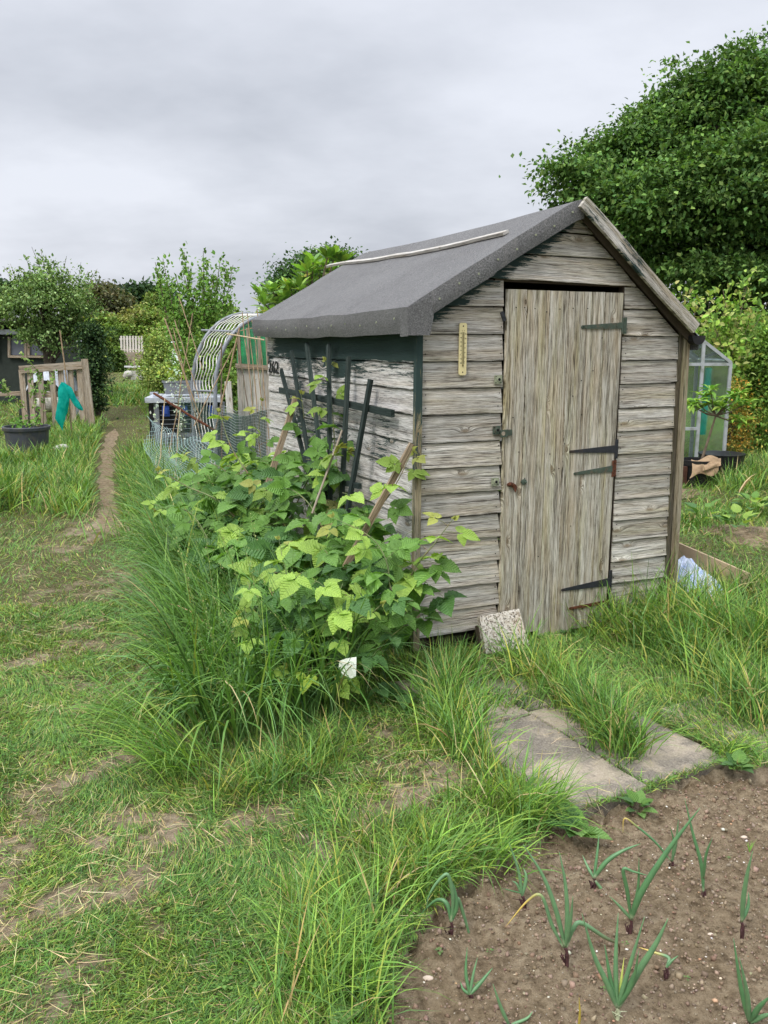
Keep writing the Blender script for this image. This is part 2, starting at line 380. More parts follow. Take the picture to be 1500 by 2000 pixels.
    def build(s, name, mat, parent=None, loc=None, smooth=False, col=False, **kw):
        org = ORIG[parent] if parent is not None else (A(0, 0, 0) if loc is None else np.array(loc, float))
        me = bpy.data.meshes.new(name)
        me.from_pydata([tuple(np.array(v)-org) for v in s.v], [], s.f); me.update()
        li = np.zeros(len(me.loops), np.int32); me.loops.foreach_get('vertex_index', li)
        l = me.uv_layers.new(name='UVMap'); l.data.foreach_set('uv', np.array(s.uv, np.float32)[li].ravel())
        for k, v in (('tone', s.tone), ('paint', s.paint)):
            a = me.attributes.new(k, 'FLOAT', 'POINT'); a.data.foreach_set('value', np.array(v, np.float32))
        if col:
            a = me.color_attributes.new('col', 'FLOAT_COLOR', 'POINT'); c = np.ones((len(s.v), 4), np.float32); c[:, :3] = s.c; a.data.foreach_set('color', c.ravel())
        if smooth: me.polygons.foreach_set('use_smooth', np.full(len(me.polygons), True))
        o = link(name, me, mat, parent, loc); return props(o, **kw) if kw else o
def copy_tree(o, parent=None):
    c = o.copy(); COL.objects.link(c); ORIG[c] = ORIG[o]
    if parent is not None: c.parent = parent
    for ch in [x for x in ALLCH(o)]: copy_tree(ch, c)
    return c
def ALLCH(o): return [x for x in bpy.data.objects if x.parent == o]
# value noise
_T = rng.random((256, 256))
def vnoise(x, y, sc=1.0, seed=0):
    x = np.asarray(x)*sc+seed*17.3+500; y = np.asarray(y)*sc+seed*9.1+500
    i = np.floor(x).astype(int); j = np.floor(y).astype(int); fx = x-i; fy = y-j
    fx = fx*fx*(3-2*fx); fy = fy*fy*(3-2*fy); t = lambda a, b: _T[a % 256, b % 256]
    return (t(i, j)*(1-fx)+t(i+1, j)*fx)*(1-fy)+(t(i, j+1)*(1-fx)+t(i+1, j+1)*fx)*fy
def fbm(x, y, sc, oct=4, seed=0):
    r = 0; a = .5; tot = 0
    for k in range(oct): r = r+a*vnoise(x, y, sc*2**k, seed+k); tot += a; a *= .55
    return r/tot
def inpoly(x, y, poly):
    x = np.asarray(x); y = np.asarray(y); r = np.zeros(x.shape, bool); n = len(poly)
    for i in range(n):
        x1, y1 = poly[i]; x2, y2 = poly[(i+1) % n]
        c = ((y1 > y) != (y2 > y)) & (x < (x2-x1)*(y-y1)/(y2-y1+1e-12)+x1); r ^= c
    return r
def segdist(x, y, pts):
    d = np.full(np.shape(x), 1e9)
    for (x1, y1), (x2, y2) in zip(pts[:-1], pts[1:]):
        vx, vy = x2-x1, y2-y1; t = np.clip(((x-x1)*vx+(y-y1)*vy)/(vx*vx+vy*vy+1e-12), 0, 1)
        d = np.minimum(d, np.hypot(x-x1-t*vx, y-y1-t*vy))
    return d
# instancing of a small template mesh, baked into one mesh
def scatter(name, tv, tf, pos, ydir, zdir, size, col, mat, parent=None, loc=None, tuv=None, smooth=False, **kw):
    tv = np.asarray(tv, float); n = len(pos); K = len(tv)
    y = ydir/(np.linalg.norm(ydir, axis=1, keepdims=True)+1e-9)
    x = np.cross(y, zdir); x /= np.linalg.norm(x, axis=1, keepdims=True)+1e-9; z = np.cross(x, y)
    sz = size[:, None, None] if np.ndim(size) == 1 else size[:, None, :]
    t = tv[None]*sz
    V = pos[:, None, :]+t[..., 0:1]*x[:, None]+t[..., 1:2]*y[:, None]+t[..., 2:3]*z[:, None]
    off = (np.arange(n)*K)[:, None, None]
    F = [(np.array(f)[None]+off).reshape(-1, np.array(f).shape[1]) for f in tf]
    c = np.repeat(col, K, axis=0)
    uv = np.tile(np.asarray(tuv), (n, 1)) if tuv is not None else None
    o = npmesh(name, V.reshape(-1, 3), F, mat, parent, loc, col=c, uv=uv, smooth=smooth)
    return props(o, **kw) if kw else o
T_RH = ([(0, 0, 0), (.34, .45, .1), (0, 1, -.06), (-.34, .45, .1)], [[(0, 1, 2), (0, 2, 3)]])
T_LEAF = ([(0, 0, 0), (.26, .28, .07), (.28, .62, .06), (0, 1, -.14), (-.28, .62, .06), (-.26, .28, .07), (0, .45, .0)],
          [[(0, 1, 2, 6), (6, 2, 3, 4), (0, 6, 4, 5)]])
T_LONG = ([(0, 0, 0), (.13, .3, .05), (.14, .62, .03), (0, 1, -.22), (-.14, .62, .03), (-.13, .3, .05), (0, .5, -.0)],
          [[(0, 1, 2, 6), (6, 2, 3, 4), (0, 6, 4, 5)]])
def pal(n, cols, wts=None, jit=.15):
    cols = np.array(cols, float); k = rng.choice(len(cols), n, p=wts)
    c = cols[k]*(1+jit*rng.standard_normal((n, 1))); c *= 1+.05*rng.standard_normal((n, 3)); return np.clip(c, .004, .9)
def rdir(n): v = rng.standard_normal((n, 3)); return v/np.linalg.norm(v, axis=1, keepdims=True)
def blades(name, base, L, W, az, th0, th1, col, mat, S_=4, parent=None, loc=None, fold=0.0, twist=None, tipcol=None, **kw):
    """ribbon blades: angle from vertical grows from th0 to th0+th1 along the blade"""
    n = len(base); t = np.linspace(0, 1, S_+1)
    th = th0[:, None]+th1[:, None]*t[None]**1.2; ds = L[:, None]/S_
    hx = np.concatenate([np.zeros((n, 1)), np.cumsum(np.sin(th[:, 1:])*ds, 1)], 1)
    hz = np.concatenate([np.zeros((n, 1)), np.cumsum(np.cos(th[:, 1:])*ds, 1)], 1)
    dx, dy = np.cos(az)[:, None], np.sin(az)[:, None]
    c = np.stack([base[:, :1]+hx*dx, base[:, 1:2]+hx*dy, np.maximum(base[:, 2:3]+hz, base[:, 2:3]+.004)], 2)
    tw = rng.normal(0, .5, n) if twist is None else twist
    sx, sy = -np.sin(az+tw)[:, None], np.cos(az+tw)[:, None]
    w = W[:, None]*(np.minimum(1, .55+t*1.3)*(1-t**2.2))[None]*.5
    side = np.stack([sx*w, sy*w, np.sin(tw)[:, None]*w*.6], 2)
    l = c-side; r = c+side
    V = np.concatenate([np.stack([l[:, :-1], r[:, :-1]], 2).reshape(n, -1, 3), c[:, -1:]], 1)
    K = 2*S_+1; off = (np.arange(n)*K)[:, None, None]
    q = np.array([(2*i, 2*i+1, 2*i+3, 2*i+2) for i in range(S_-1)]); tr = np.array([(2*S_-2, 2*S_-1, 2*S_)])
    F = [(q[None]+off).reshape(-1, 4), (tr[None]+off).reshape(-1, 3)]
    cc = np.repeat(col, K, 0)
    if tipcol is not None:
        tt = np.concatenate([np.repeat(t[:-1], 2), [1]]); f = np.tile(tt**2, n)[:, None]*.6; cc = cc*(1-f)+np.array(tipcol)*f
    o = npmesh(name, V.reshape(-1, 3), F, mat, parent, loc, col=cc); return props(o, **kw) if kw else o
# ================================================================== THE SHED
shed = thing('garden_shed', 'weathered wooden garden shed with grey felt roof and closed plank door', 'shed', SH(0, 0, 0))
def Fg(h, z, o): return SH(h, -o, z)
def Fs(h, z, o): return SH(-o, h, z)
def Fr(h, z, o): return SH(1.61+o, h, z)
def Fb(h, z, o): return SH(h, 2.68+o, z)
def board(mb, F, hb0, hb1, ht0, ht1, zb0, zb1, zt0, zt1, paintf=None, step=.03, th=.0145, tone=None, seed=None, rag=1.0):
    n = max(2, int(abs(hb1-hb0)/step)); sd = random.randint(0, 200) if seed is None else seed
    tone = random.uniform(.82, 1.15) if tone is None else tone
    rows = [(1.0, -.014), (.962, -.014), (.95, .003), (.75, .006), (.5, .008), (.25, .0100), (.04, th), (0, th-.001), (0, .0)]
    K = len(rows); vs, uv, pa = [], [], []; ou, ov = random.random()*20, random.random()*20
    for i in range(n+1):
        k = i/n
        for kk, (a, o) in enumerate(rows):
            ac = min(a, 1.0)
            h0 = hb0+(ht0-hb0)*ac; h1 = hb1+(ht1-hb1)*ac; h = h0+(h1-h0)*k
            zb = zb0+(zb1-zb0)*k; zt = zt0+(zt1-zt0)*k
            wz = rag*(.0017*(float(vnoise(h, sd, 9))-.5)*2+.0014*(float(vnoise(h, sd+3, 40))-.5)*2)
            wo = .0022*(float(vnoise(h, sd+7, 3.2))-.5)*2*(1-a*.8)
            z = zb+(zt-zb)*a+wz*(1-ac)
            vs.append(F(h, z, o+wo if a < .9 else o)); uv.append((ou+h, ov+(z-zb)))
            pa.append(paintf(h, z) if paintf else 0)
    fs = []
    for i in range(n):
        for j in range(K-1):
            q = i*K+j; fs.append((q, q+1, q+K+1, q+K))
    fs += [tuple(range(K))[::-1], tuple(n*K+j for j in range(K))]
    mb.add(vs, fs, uv, tone, pa)
zL = [1.755, 1.62, 1.488, 1.358, 1.226, 1.087, .959, .829, .704, .582, .454, .332, .207, .08]
apS, apZ = .86, 2.225
def sl(z): return max(0.0, (z-1.715)/(apZ-1.715)*apS)
def sr(z): return min(1.61, apS+(apZ-z)/(apZ-1.585)*(1.61-apS))
def slopeL(h): return 1.715+(apZ-1.715)*h/apS
def gpaint(h, z):
    if h < apS:
        d = slopeL(h)-z
        p = 1.0-.9*max(0, d-.015)/.16
        if z > 1.755 and h < .33: p = max(p, .9-(h-.02)*1.9+.25*(slopeL(h)-z < .1))
        return max(0, min(1, p))-.1
    d = (apZ-(apZ-1.585)/(1.61-apS)*(h-apS))-z
    return max(0, .45-d*5) if d < .1 else 0
g = MB(); DS0, DS1 = .462, 1.183
# left of the door
ztop = [1.885]+zL[:-1]
for i, z in enumerate(zL):
    zt = ztop[i]; d = random.uniform(-.003, .003)
    s0b, s0t = (sl(z), sl(zt)) if i == 0 else (0, 0)
    if i == 1: s0t = 0.05
    board(g, Fg, s0b+.004, DS0-.006-(.0 if i < 2 else -.002*i), s0t+.004, DS0-.006, z, z+d, zt, zt, gpaint)
# over the door
board(g, Fg, sl(1.89)+.01, sr(1.872)-.01, sl(2.005)+.02, sr(1.995)-.01, 1.893, 1.868, 2.012, 2.005, gpaint, tone=1.08, seed=4)
board(g, Fg, sl(2.01)+.01, sr(2.005)-.01, sl(2.125)+.02, sr(2.12)-.01, 2.014, 2.004, 2.128, 2.118, gpaint, tone=1.0)
board(g, Fg, sl(2.13)+.01, sr(2.12)-.01, apS-.012, apS+.012, 2.130, 2.12, 2.222, 2.222, gpaint, tone=.85)
# right of the door
zR = [1.751, 1.612, 1.483, 1.357, 1.226, 1.1, .972, .845, .72, .6, .482, .365, .24, .1]
for i, z in enumerate(zR):
    zt = 1.868 if i == 0 else zR[i-1]
    e1 = sr(z)-.005; e2 = sr(zt)-.005
    board(g, Fg, DS1+.012, min(e1, 1.577), DS1+.012, min(e2, 1.577), z+random.uniform(-.002, .002), z+random.uniform(-.003, .003), zt, zt, gpaint)
g.build('front_wall', M['gable'], shed, smooth=False)
# nails in the gable boards
nk_ = MB(); nk_.tube([A(0, 0, 0), -LV*.0035], .0028, 6); nail_me = None
def nail(c, par):
    global nail_me
    if nail_me is None:
        o = nk_.build('nail', M['darkhole'], par); nail_me = o.data; me_v = A(*SH(0, 0, 0)); [setattr(v, 'co', Vector(np.array(v.co)+me_v)) for v in nail_me.vertices]
    else: o = link('nail', nail_me, None, par)
    o.location = tuple(np.array(c)-ORIG[par]); return o
for i, z in enumerate(zL+zR):
    right = i >= len(zL)
    for s_ in ((.025, .44) if not right else (1.21, 1.555)):
        for dz in (.035, .1):
            if z+dz > 1.75 or (dz > .05 and i % 2): continue
            nail(Fg(s_+random.uniform(-.006, .006), z+dz, .0155), shed)
# side wall
zS = [1.484, 1.351, 1.227, 1.086, .955, .827, .697, .57, .44, .31, .18, .06]
def spaint(h, z):
    if z > 1.484:
        p = 1.0
        if h > 2.4: p = .25+.5*min(1, max(0, (2.62-h)/.2))
        if z < 1.51: p = min(p, .55+.3*float(vnoise(h, 3, 4)))
        return p
    if z > 1.351: return float(.38+.3*(vnoise(h, z, 2.3, 2)-.35)*2+(.16 if 2.2 > h > 1.0 else 0)+.25*max(0, (z-1.44)/.045)*(h > .7)-.15*(z < 1.4))
    p = .2
    if .2 < h < 2.35 and .9 < z < 1.36: p = .30+.42*(float(vnoise(h, z, 3.4, 5))-.4)
    if z < .8: p = .15
    return float(p)
s_ = MB()
for i, z in enumerate(zS):
    zt = 1.72 if i == 0 else zS[i-1]
    board(s_, Fs, .0, 2.68, .0, 2.68, z, z-.022, zt, zt-(.0 if i == 0 else .022), spaint, step=.04, tone=random.uniform(.92, 1.08), rag=1.6)
s_.build('side_wall', M['side'], shed)
b_ = MB()
for i, z in enumerate(zS):
    zt = 1.6 if i == 0 else zS[i-1]
    board(b_, Fr, 0, 2.68, 0, 2.68, z, z, zt, zt, step=.2)
for z in np.arange(.05, 2.15, .13):
    zt = z+.13; a0, a1 = (sl(z) if z > 1.715 else 0), sr(z); t0, t1 = (sl(min(zt, 2.2)) if zt > 1.715 else 0), sr(min(zt, 2.2))
    board(b_, Fb, a0, a1, t0, t1, z, z, zt, zt, step=.3)
b_.build('back_wall', M['side'], shed)
inn = MB()
for (a, b) in ((SH(.03, .03, 1.7), SH(.03, .03, 0)), (SH(1.58, .03, 1.6), SH(1.58, .03, 0)), (SH(DS0-.03, .02, 1.9), SH(DS0-.03, .02, 0)), (SH(DS1+.03, .02, 1.9), SH(DS1+.03, .02, 0)), (SH(DS0-.05, .03, 1.9), SH(DS1+.05, .03, 1.885))):
    inn.bar(a, b, .045, .045, up=LV)
inn.poly([SH(.02, .02, .05), SH(1.6, .02, .05), SH(1.6, 2.66, .05), SH(.02, 2.66, .05)], (0, 0, 1), .03)
inn.build('inner_frame', M['inside'], shed)
# corner trims
c = MB()
c.bar(SH(-.013, -.013, 1.66), SH(-.02, -.014, .02), .034, .034, up=LV, paint=.0, nseg=30)
for i in range(len(c.paint)): c.paint[i] = .75 if c.v[i][2] > 1.25 else .52 if c.v[i][2] > .9 else .35
c.build('corner_trim', M['cornerwood'], shed, label='peeling green corner trim beside the side wall')
c = MB(); c.bar(SH(1.612, -.012, 1.63), SH(1.632, -.016, .02), .03, .05, up=LV, nseg=20, tone=.95)
c.build('corner_trim', M['cornerwood'], shed)
c = MB(); c.bar(SH(1.583, -.008, 1.63), SH(1.589, -.01, .02), .022, .016, up=LV, paint=.3, nseg=10, tone=.35)
c.build('filler_strip', M['cornerwood'], shed)
# door
door = MB(); zb = .012
js = [DS0+.006, .588, .72, .835, .95, 1.065, DS1-.006]; jt = [.462, .585, .715, .83, .948, 1.065, 1.176]
for i in range(6):
    a, b = js[i], js[i+1]; n = 30; vs, uv = [], []; ou, ov = random.random()*20, random.random()*20; o0 = [.0, .002, .0, .0015, -.001, .001][i]
    gap = .0035 if i == 0 else .0006
    bot = [.14, .03, .0, .0, .01, .02][i]; top = [1.838, 1.836, 1.835, 1.834, 1.834, 1.833][i]
    prof = [(gap, .0), (gap+.001, .0215), (.5, .022), (-gap-.001, .0215), (-gap, .0)]
    for k in range(n+1):
        z = bot+(top-bot)*k/n; f = 1-k/n
        A0 = a-.0*f; B0 = b-(.012*f if i == 5 else 0)
        for (e, o) in prof:
            s = A0+e if e > 0 and e < .4 else (A0+B0)/2 if e == .5 else B0+e
            vs.append(SH(s+.0012*(vnoise(z, i*3, 20)-.5), -(o+o0+.002*(float(vnoise(z, i, 3))-.5)), z)); uv.append((ou+z, ov+s))
    fs = []
    for k in range(n):
        for j in range(4): q = k*5+j; fs.append((q, q+1, q+6, q+5))
    fs += [tuple(range(5))[::-1], tuple(n*5+j for j in range(5))]
    door.add(vs, fs, uv, [1.0, .97, 1.03, .95, 1.02, .93][i])
door = door.build('door', M['door'], shed)
for s_, z in ((.52, 1.75), (.57, 1.75), (.63, 1.745), (.7, 1.73), (.78, 1.745), (.86, 1.75), (.95, 1.75), (1.0, 1.43), (.93, 1.38), (.84, 1.05), (.75, 1.0), (.56, 1.02), (.81, .92), (.6, .88), (.9, .6), (.7, .45), (.52, 1.2), (.94, 1.2), (.88, 1.3), (1.05, 1.6)): nail(SH(s_, -.0235, z), door)
for z in (.3, 1.0, 1.65):
    bk = MB(); bk.bar(SH(DS0+.03, .02, z), SH(DS1-.03, .02, z), .03, .1, up=(0, 0, 1)); bk.build('brace', M['inside'], door)
# hinges on the door
def hinge(uv0, uv1, w0, w1, mat, matp, lab, pl, pw, tilt=0):
    a = gab(*uv0); b = gab(*uv1); h = MB()
    pa, pb = SH(a[0], -.0265, a[1]), SH(b[0], -.0265, b[1])
    h.bar(pa, pb, .004, w0, up=(0, 0, 1), w2=.004, h2=w1, nseg=6)
    for k in (.06, .5, .85):
        p = pa+(pb-pa)*k; h.tube([p, p-LV*.006], .0035, 8)
    h.tube([pa+LV*.002, pa-LV*.002], w0/2, 12)
    o = h.build('hinge', M[mat], door, label=lab)
    q = MB(); cx = b[0]+pw/2+.004
    if pl:
        q.bar(SH(cx, -.0225, b[1]-pl/2), SH(cx, -.0225, b[1]+pl/2), pw, .004, up=LV)
        q.tube([SH(b[0]+.004, -.024, b[1]-pl/2), SH(b[0]+.004, -.024, b[1]+pl/2)], .0055, 10)
        for k in (-.38, .38): q.tube([SH(cx+.003, -.024, b[1]+pl*k), SH(cx+.003, -.028, b[1]+pl*k)], .003, 8)
        q.build('hinge_plate', M[matp], o)
hinge((1132, 639), (1209, 636), .018, .034, 'metalgreen', 'metalgreen', 'upper mossy green strap hinge', .085, .028)
hinge((1108, 881), (1196, 876), .012, .042, 'metalblack', 'metalblack', 'middle black strap hinge', .105, .016)
hinge((1117, 924), (1190, 914), .014, .034, 'metalgreen', 'rust', 'lichened strap hinge with rusty plate', .09, .024)
hinge((1093, 1150), (1184, 1134), .014, .044, 'metalblack', 'metalblack', 'bottom black strap hinge', .13, .016)
hinge((1108, 1186), (1186, 1172), .014, .022, 'rust', 'rust', 'rusty strap hinge at foot of the door', 0, .02)
# bolt keepers, hasp, rusty catch, knob, turn button
for (u, v, lab) in ((973, 741, 'pale upper bolt keeper'), (970, 840, 'green middle bolt keeper'), (967, 941, 'mossy lower bolt keeper')):
    s0, z0 = gab(u, v, -.02); k = MB(); w = .021
    k.bar(SH(s0, -.02, z0-w), SH(s0, -.02, z0+w), 2*w, .008, up=LV)
    k.tube([SH(s0+.002, -.022, z0), SH(s0+.002, -.028, z0)], [.0145, .012], 14)
    o = k.build('bolt_keeper', M['metalpale'] if v != 840 else M['metalgreen'], shed, label=lab)
    k = MB(); k.tube([SH(s0+.003, -.027, z0), SH(s0+.003, -.0288, z0)], .0075, 12)
    for ax, az_ in ((-.015, .015), (-.015, -.015), (.015, -.015)): k.tube([SH(s0+ax, -.023, z0+az_), SH(s0+ax, -.0255, z0+az_)], .0028, 6)
    k.build('bolt_hole', M['darkhole'], o)
k = MB(); s0, z0 = gab(989, 846, -.03)
k.bar(SH(s0-.036, -.034, z0-.002), SH(s0-.004, -.034, z0), .004, .038, up=(0, 0, 1)); k.bar(SH(s0+.002, -.036, z0+.001), SH(s0+.034, -.027, z0+.002), .004, .036, up=(0, 0, 1), h2=.03)
k.bar(SH(s0-.006, -.036, z0), SH(s0+.004, -.036, z0), .006, .038, up=(0, 0, 1))
hs = k.build('hasp', M['metalgreen'], door, label='green hasp plate with round hole')
k = MB(); k.tube([SH(s0-.021, -.0355, z0-.001), SH(s0-.021, -.0368, z0-.001)], .0105, 14); k.build('hasp_hole', M['oldwood'], hs)
k = MB(); s0, z0 = gab(1003, 949, -.025)
k.poly([SH(s0-.018, -.03, z0+.002), SH(s0-.002, -.034, z0-.012), SH(s0+.006, -.036, z0-.034), SH(s0+.018, -.034, z0-.008), SH(s0+.012, -.032, z0+.006), SH(s0, -.03, z0+.014)], -LV, .006)
k.tube([SH(s0-.04, -.028, z0+.008), SH(s0-.028, -.032, z0+.01), SH(s0-.014, -.03, z0+.012), SH(s0-.002, -.036, z0+.006)], [.007, .012, .009, .006], 8)
k.build('rusty_catch', M['rust'], door)
k = MB(); s0, z0 = gab(1022, 941, -.025); k.tube([SH(s0, -.022, z0), SH(s0, -.034, z0), SH(s0, -.036, z0)], [.013, .016, .009], 14); k.tube([SH(s0, -.036, z0), SH(s0+.012, -.044, z0)], .004, 8)
k.build('door_knob', M['metalgreen'], door)
k = MB(); s0, z0 = gab(981, 618, -.02); k.bar(SH(s0-.008, -.028, z0+.022), SH(s0+.01, -.028, z0-.022), .018, .012, up=LV, nseg=3); k.tube([SH(s0, -.034, z0), SH(s0, -.038, z0)], .005, 8)
k.build('turn_button', M['metalblack'], shed)
# roof
EL = (-.1, 1.746); AP = (.85, 2.283); ER = (1.655, 1.605); T0, T1 = -.075, 2.76
def sag(t, k):  # slightly bowed ridge and eave
    return -.018*math.sin(math.pi*min(1, max(0, (t-T0)/(T1-T0))))*(1-.3*k)-.012*(t/T1)
def roofpt(side, k, t, lift=0.0):
    e = EL if side == 0 else ER
    s = AP[0]+(e[0]-AP[0])*k; z = AP[1]+(e[1]-AP[1])*k
    rip = .006*(float(vnoise(t, k, 3.1, 9))-.5)*2*min(1, k*4+.2)
    n = nrm((-(AP[1]-e[1]) if side == 0 else (AP[1]-e[1]), abs(AP[0]-e[0])))
    z += sag(t, k)+rip
    if side == 0: z += .006/(1+math.exp((k-.46)*90))
    if side == 0: z -= .003*math.exp(-((k-1)/.05)**2)   # rolled eave edge
    z -= .012*math.exp(-(k/.03)**2)
    return SH(s+n[0]*lift, t, z+n[1]*lift)
rf = MB(); NT, NK = 60, 40
def grid(mb, fn, nu, nv, flip=False):
    vs = [fn(i/nu, j/nv) for i in range(nu+1) for j in range(nv+1)]
    fs = []
    for i in range(nu):
        for j in range(nv):
            q = i*(nv+1)+j; f = (q, q+1, q+nv+2, q+nv+1); fs.append(f[::-1] if flip else f)
    mb.add(vs, fs)
tt = lambda a: T0+(T1-T0)*a
grid(rf, lambda a, b: roofpt(0, b, tt(a)), NT, NK)
grid(rf, lambda a, b: roofpt(1, b, tt(a)), NT, 12, True)
# eave flap turned down, with a slight belly, and the verge flap folded over the bargeboard
def eflap(a, b):
    p = roofpt(0, 1, tt(a)); d = .12*b*(1+.04*float(vnoise(a*8, 1, 1)))
    return p-GV*(.012*math.sin(b*3.1)*(0.3+float(vnoise(a*6, 4)))-.012*b)-A(0, 0, d)
grid(rf, eflap, NT, 8)
def vflap(a, b):
    p = roofpt(0, a, T0); w = .086+.008*(a > .52)
    return p-LV*(.006*math.sin(b*3.1)+.004*(a > .52))-A(0, 0, 1)*w*b*1.05+GV*(0.02*b)
grid(rf, vflap, 50, 6)
def vflapb(a, b): return roofpt(0, a, T1)-A(0, 0, 1)*.1*b
grid(rf, vflapb, 20, 2, True)
def under(side): return lambda a, b: roofpt(side, b, tt(a))-A(0, 0, .022)
grid(rf, under(0), 20, 10, True); grid(rf, under(1), 20, 6)
def rflap(a, b): return roofpt(1, 1, tt(a))-A(0, 0, .07*b)
grid(rf, rflap, 20, 2, True)
roof = rf.build('roof', M['felt'], shed, smooth=True)
me = roof.data
for i in range(9):
    kk = .06+.11*i; p = roofpt(0, kk, T0)-LV*.008-A(0, 0, .045+.012*(i % 2))
    k = MB(); k.tube([p, p-LV*.004], .0055, 8); k.build('clout_nail', M['metalpale'], roof)
for i in range(12):
    p = roofpt(0, 1, .05+.225*i)-GV*.012-A(0, 0, .05+.01*(i % 3)); k = MB(); k.tube([p, p-GV*.004], .0055, 8); k.build('clout_nail', M['metalpale'], roof)
k = MB()  # corner patch of felt
pa = [SH(-.1-.004, T0-.014, 1.74), SH(-.1-.004, T0-.014, 1.612), SH(.012, T0-.014, 1.612), SH(.03, T0-.014, 1.7), SH(.012, T0-.014, 1.795)]
k.poly(pa, -LV, .005)
k.poly([SH(-.106, T0-.012, 1.742), SH(-.106, .0, 1.742), SH(-.104, .0, 1.606), SH(-.104, T0-.012, 1.608)], -GV, .004)
k.build('felt_patch', M['felt'], roof)
k = MB()  # boarding under the felt
def bpoly(side, t0, t1):
    return [roofpt(side, .0, t0, -.03), roofpt(side, .98, t0, -.03), roofpt(side, .98, t1, -.03), roofpt(side, .0, t1, -.03)]
k.poly([roofpt(1, .0, T0, -.012), roofpt(1, .99, T0, -.012), roofpt(1, .99, T1, -.03), roofpt(1, .0, T1, -.03)], (.5, 0, 1), .012)
k.build('roof_board', M['inside'], roof)
# batten nailed along the left slope
a0 = sid(1012, 458, .4)
k = MB(); pts = [roofpt(0, .44+.0*i, -.03+i*.245, .014+.006*math.sin(i*1.3)) for i in range(12)]
# find the slope fraction of the batten from the photograph's ends
def onroof(u, v):
    best = None
    for kk in np.linspace(.1, .9, 161):
        p0 = roofpt(0, kk, 0.5); r = ray(u, v); o = A(0, 0, EYE)
        pt0 = roofpt(0, kk, 0.0); d = roofpt(0, kk, 1.0)-pt0
        # closest approach between sight line and the roof line at kk
        w0 = o-pt0; aa, bb, cc, dd, ee = r@r, r@d, d@d, r@w0, d@w0; den = aa*cc-bb*bb
        sc = (bb*ee-cc*dd)/den; tc = (aa*ee-bb*dd)/den; dist = np.linalg.norm(w0+r*sc-d*tc)
        if best is None or dist < best[0]: best = (dist, kk, tc)
    return best[1], best[2]
ka, ta = onroof(990, 459); kb, tb = onroof(642, 534)
pts = []
for i in range(13):
    f = i/12; pts.append(roofpt(0, ka+(kb-ka)*f, ta+(tb-ta)*f, .012))
for i in range(12): k.bar(pts[i], pts[i+1]+(pts[i+1]-pts[i])*.02, .036, .016+.0004*(i % 2), up=(-.5, 0, 1), nseg=2, tone=.72)
k.build('roof_batten', M['palewood'], roof)
# bargeboard on the right slope
k = MB(); n = 24; vs, uv = [], []
for i in range(n+1):
    f = i/n; s = .838+(1.603-.838)*f; z = 2.262+(1.648-2.262)*f+.004*math.sin(f*7)
    wd = .062
    for (a, o) in ((.5, .09), (.5, .112), (-.5, .112), (-.5, .09), (.5, .09)):
        nx, nz = .63, .776
        vs.append(SH(s+nx*wd*a, -o, z+nz*wd*a)); uv.append((f*1.0+3, a*wd+5))
fs = [(i*5+j, i*5+j+1, i*5+j+6, i*5+j+5) for i in range(n) for j in range(4)]+[(0, 1, 2, 3), (n*5+3, n*5+2, n*5+1, n*5)]
pa = [.1+.62*float(vnoise(i//5, 2, .35)) for i in range(len(vs))]
k.add(vs, fs, uv, .95, pa); k.build('bargeboard', M['gable'], shed, label='grey bargeboard on the right slope')
k = MB(); k.bar(roofpt(1, .02, T0+.03, -.03), roofpt(1, .97, T0+.03, -.03), .02, .04, up=(.6, 0, .8)); k.build('fascia', M['inside'], shed)
k = MB()
k.bar(roofpt(0, .02, T0+.02, -.045), roofpt(0, .9, T0+.02, -.045), .02, .06, up=(-.5, 0, .8), paint=.8, tone=.6)
k.build('fascia', M['greenwood'], shed)
k = MB()  # torn upper felt strip above the bargeboard
k.bar(SH(1.2, -.06, 2.005), SH(1.62, -.06, 1.66), .08, .012, up=(.6, 0, .8)); k.build('felt_strip', M['felt'], roof)
k = MB()  # gutter along the right eave
for i in range(21): pass
def gut(a, b):
    th = math.pi*b; t = -.085+2.8*a
    return SH(1.645-.047*math.cos(th), t, 1.612-.05*math.sin(th))
grid(k, gut, 2, 12)
k.poly([SH(1.645-.047*math.cos(math.pi*i/12), -.086, 1.612-.05*math.sin(math.pi*i/12)) for i in range(13)], -LV, .006)
k.build('rain_channel', M['blackplastic'], shed)
# lettering: plot number on the side wall
def text(name, body, size, origin, right, up, out, mat, parent, thick=.001, sx=1.0, bold=0.0):
    cu = bpy.data.curves.new(name, 'FONT'); cu.body = body; cu.size = size; cu.extrude = thick; cu.offset = bold; cu.resolution_u = 3
    ob = bpy.data.objects.new('tmp', cu); COL.objects.link(ob); dg = bpy.context.evaluated_depsgraph_get(); dg.update()
    me = bpy.data.meshes.new_from_object(ob.evaluated_get(dg)); bpy.data.objects.remove(ob)
    co = np.zeros(len(me.vertices)*3, np.float32); me.vertices.foreach_get('co', co); co = co.reshape(-1, 3)
    w = np.array(origin)+co[:, :1]*sx*np.array(right)+co[:, 1:2]*np.array(up)+co[:, 2:3]*np.array(out)
    me.vertices.foreach_set('co', (w-ORIG[parent]).astype(np.float32).ravel()); me.update(); me.materials.clear()
    me.name = name; return link(name, me, mat, parent)
text('painted_number', '262', .125, SH(-.020, 2.64, 1.345), -LV, A(0, 0, 1), -GV, M['lettering'], shed, .003, 1.5, .0005)
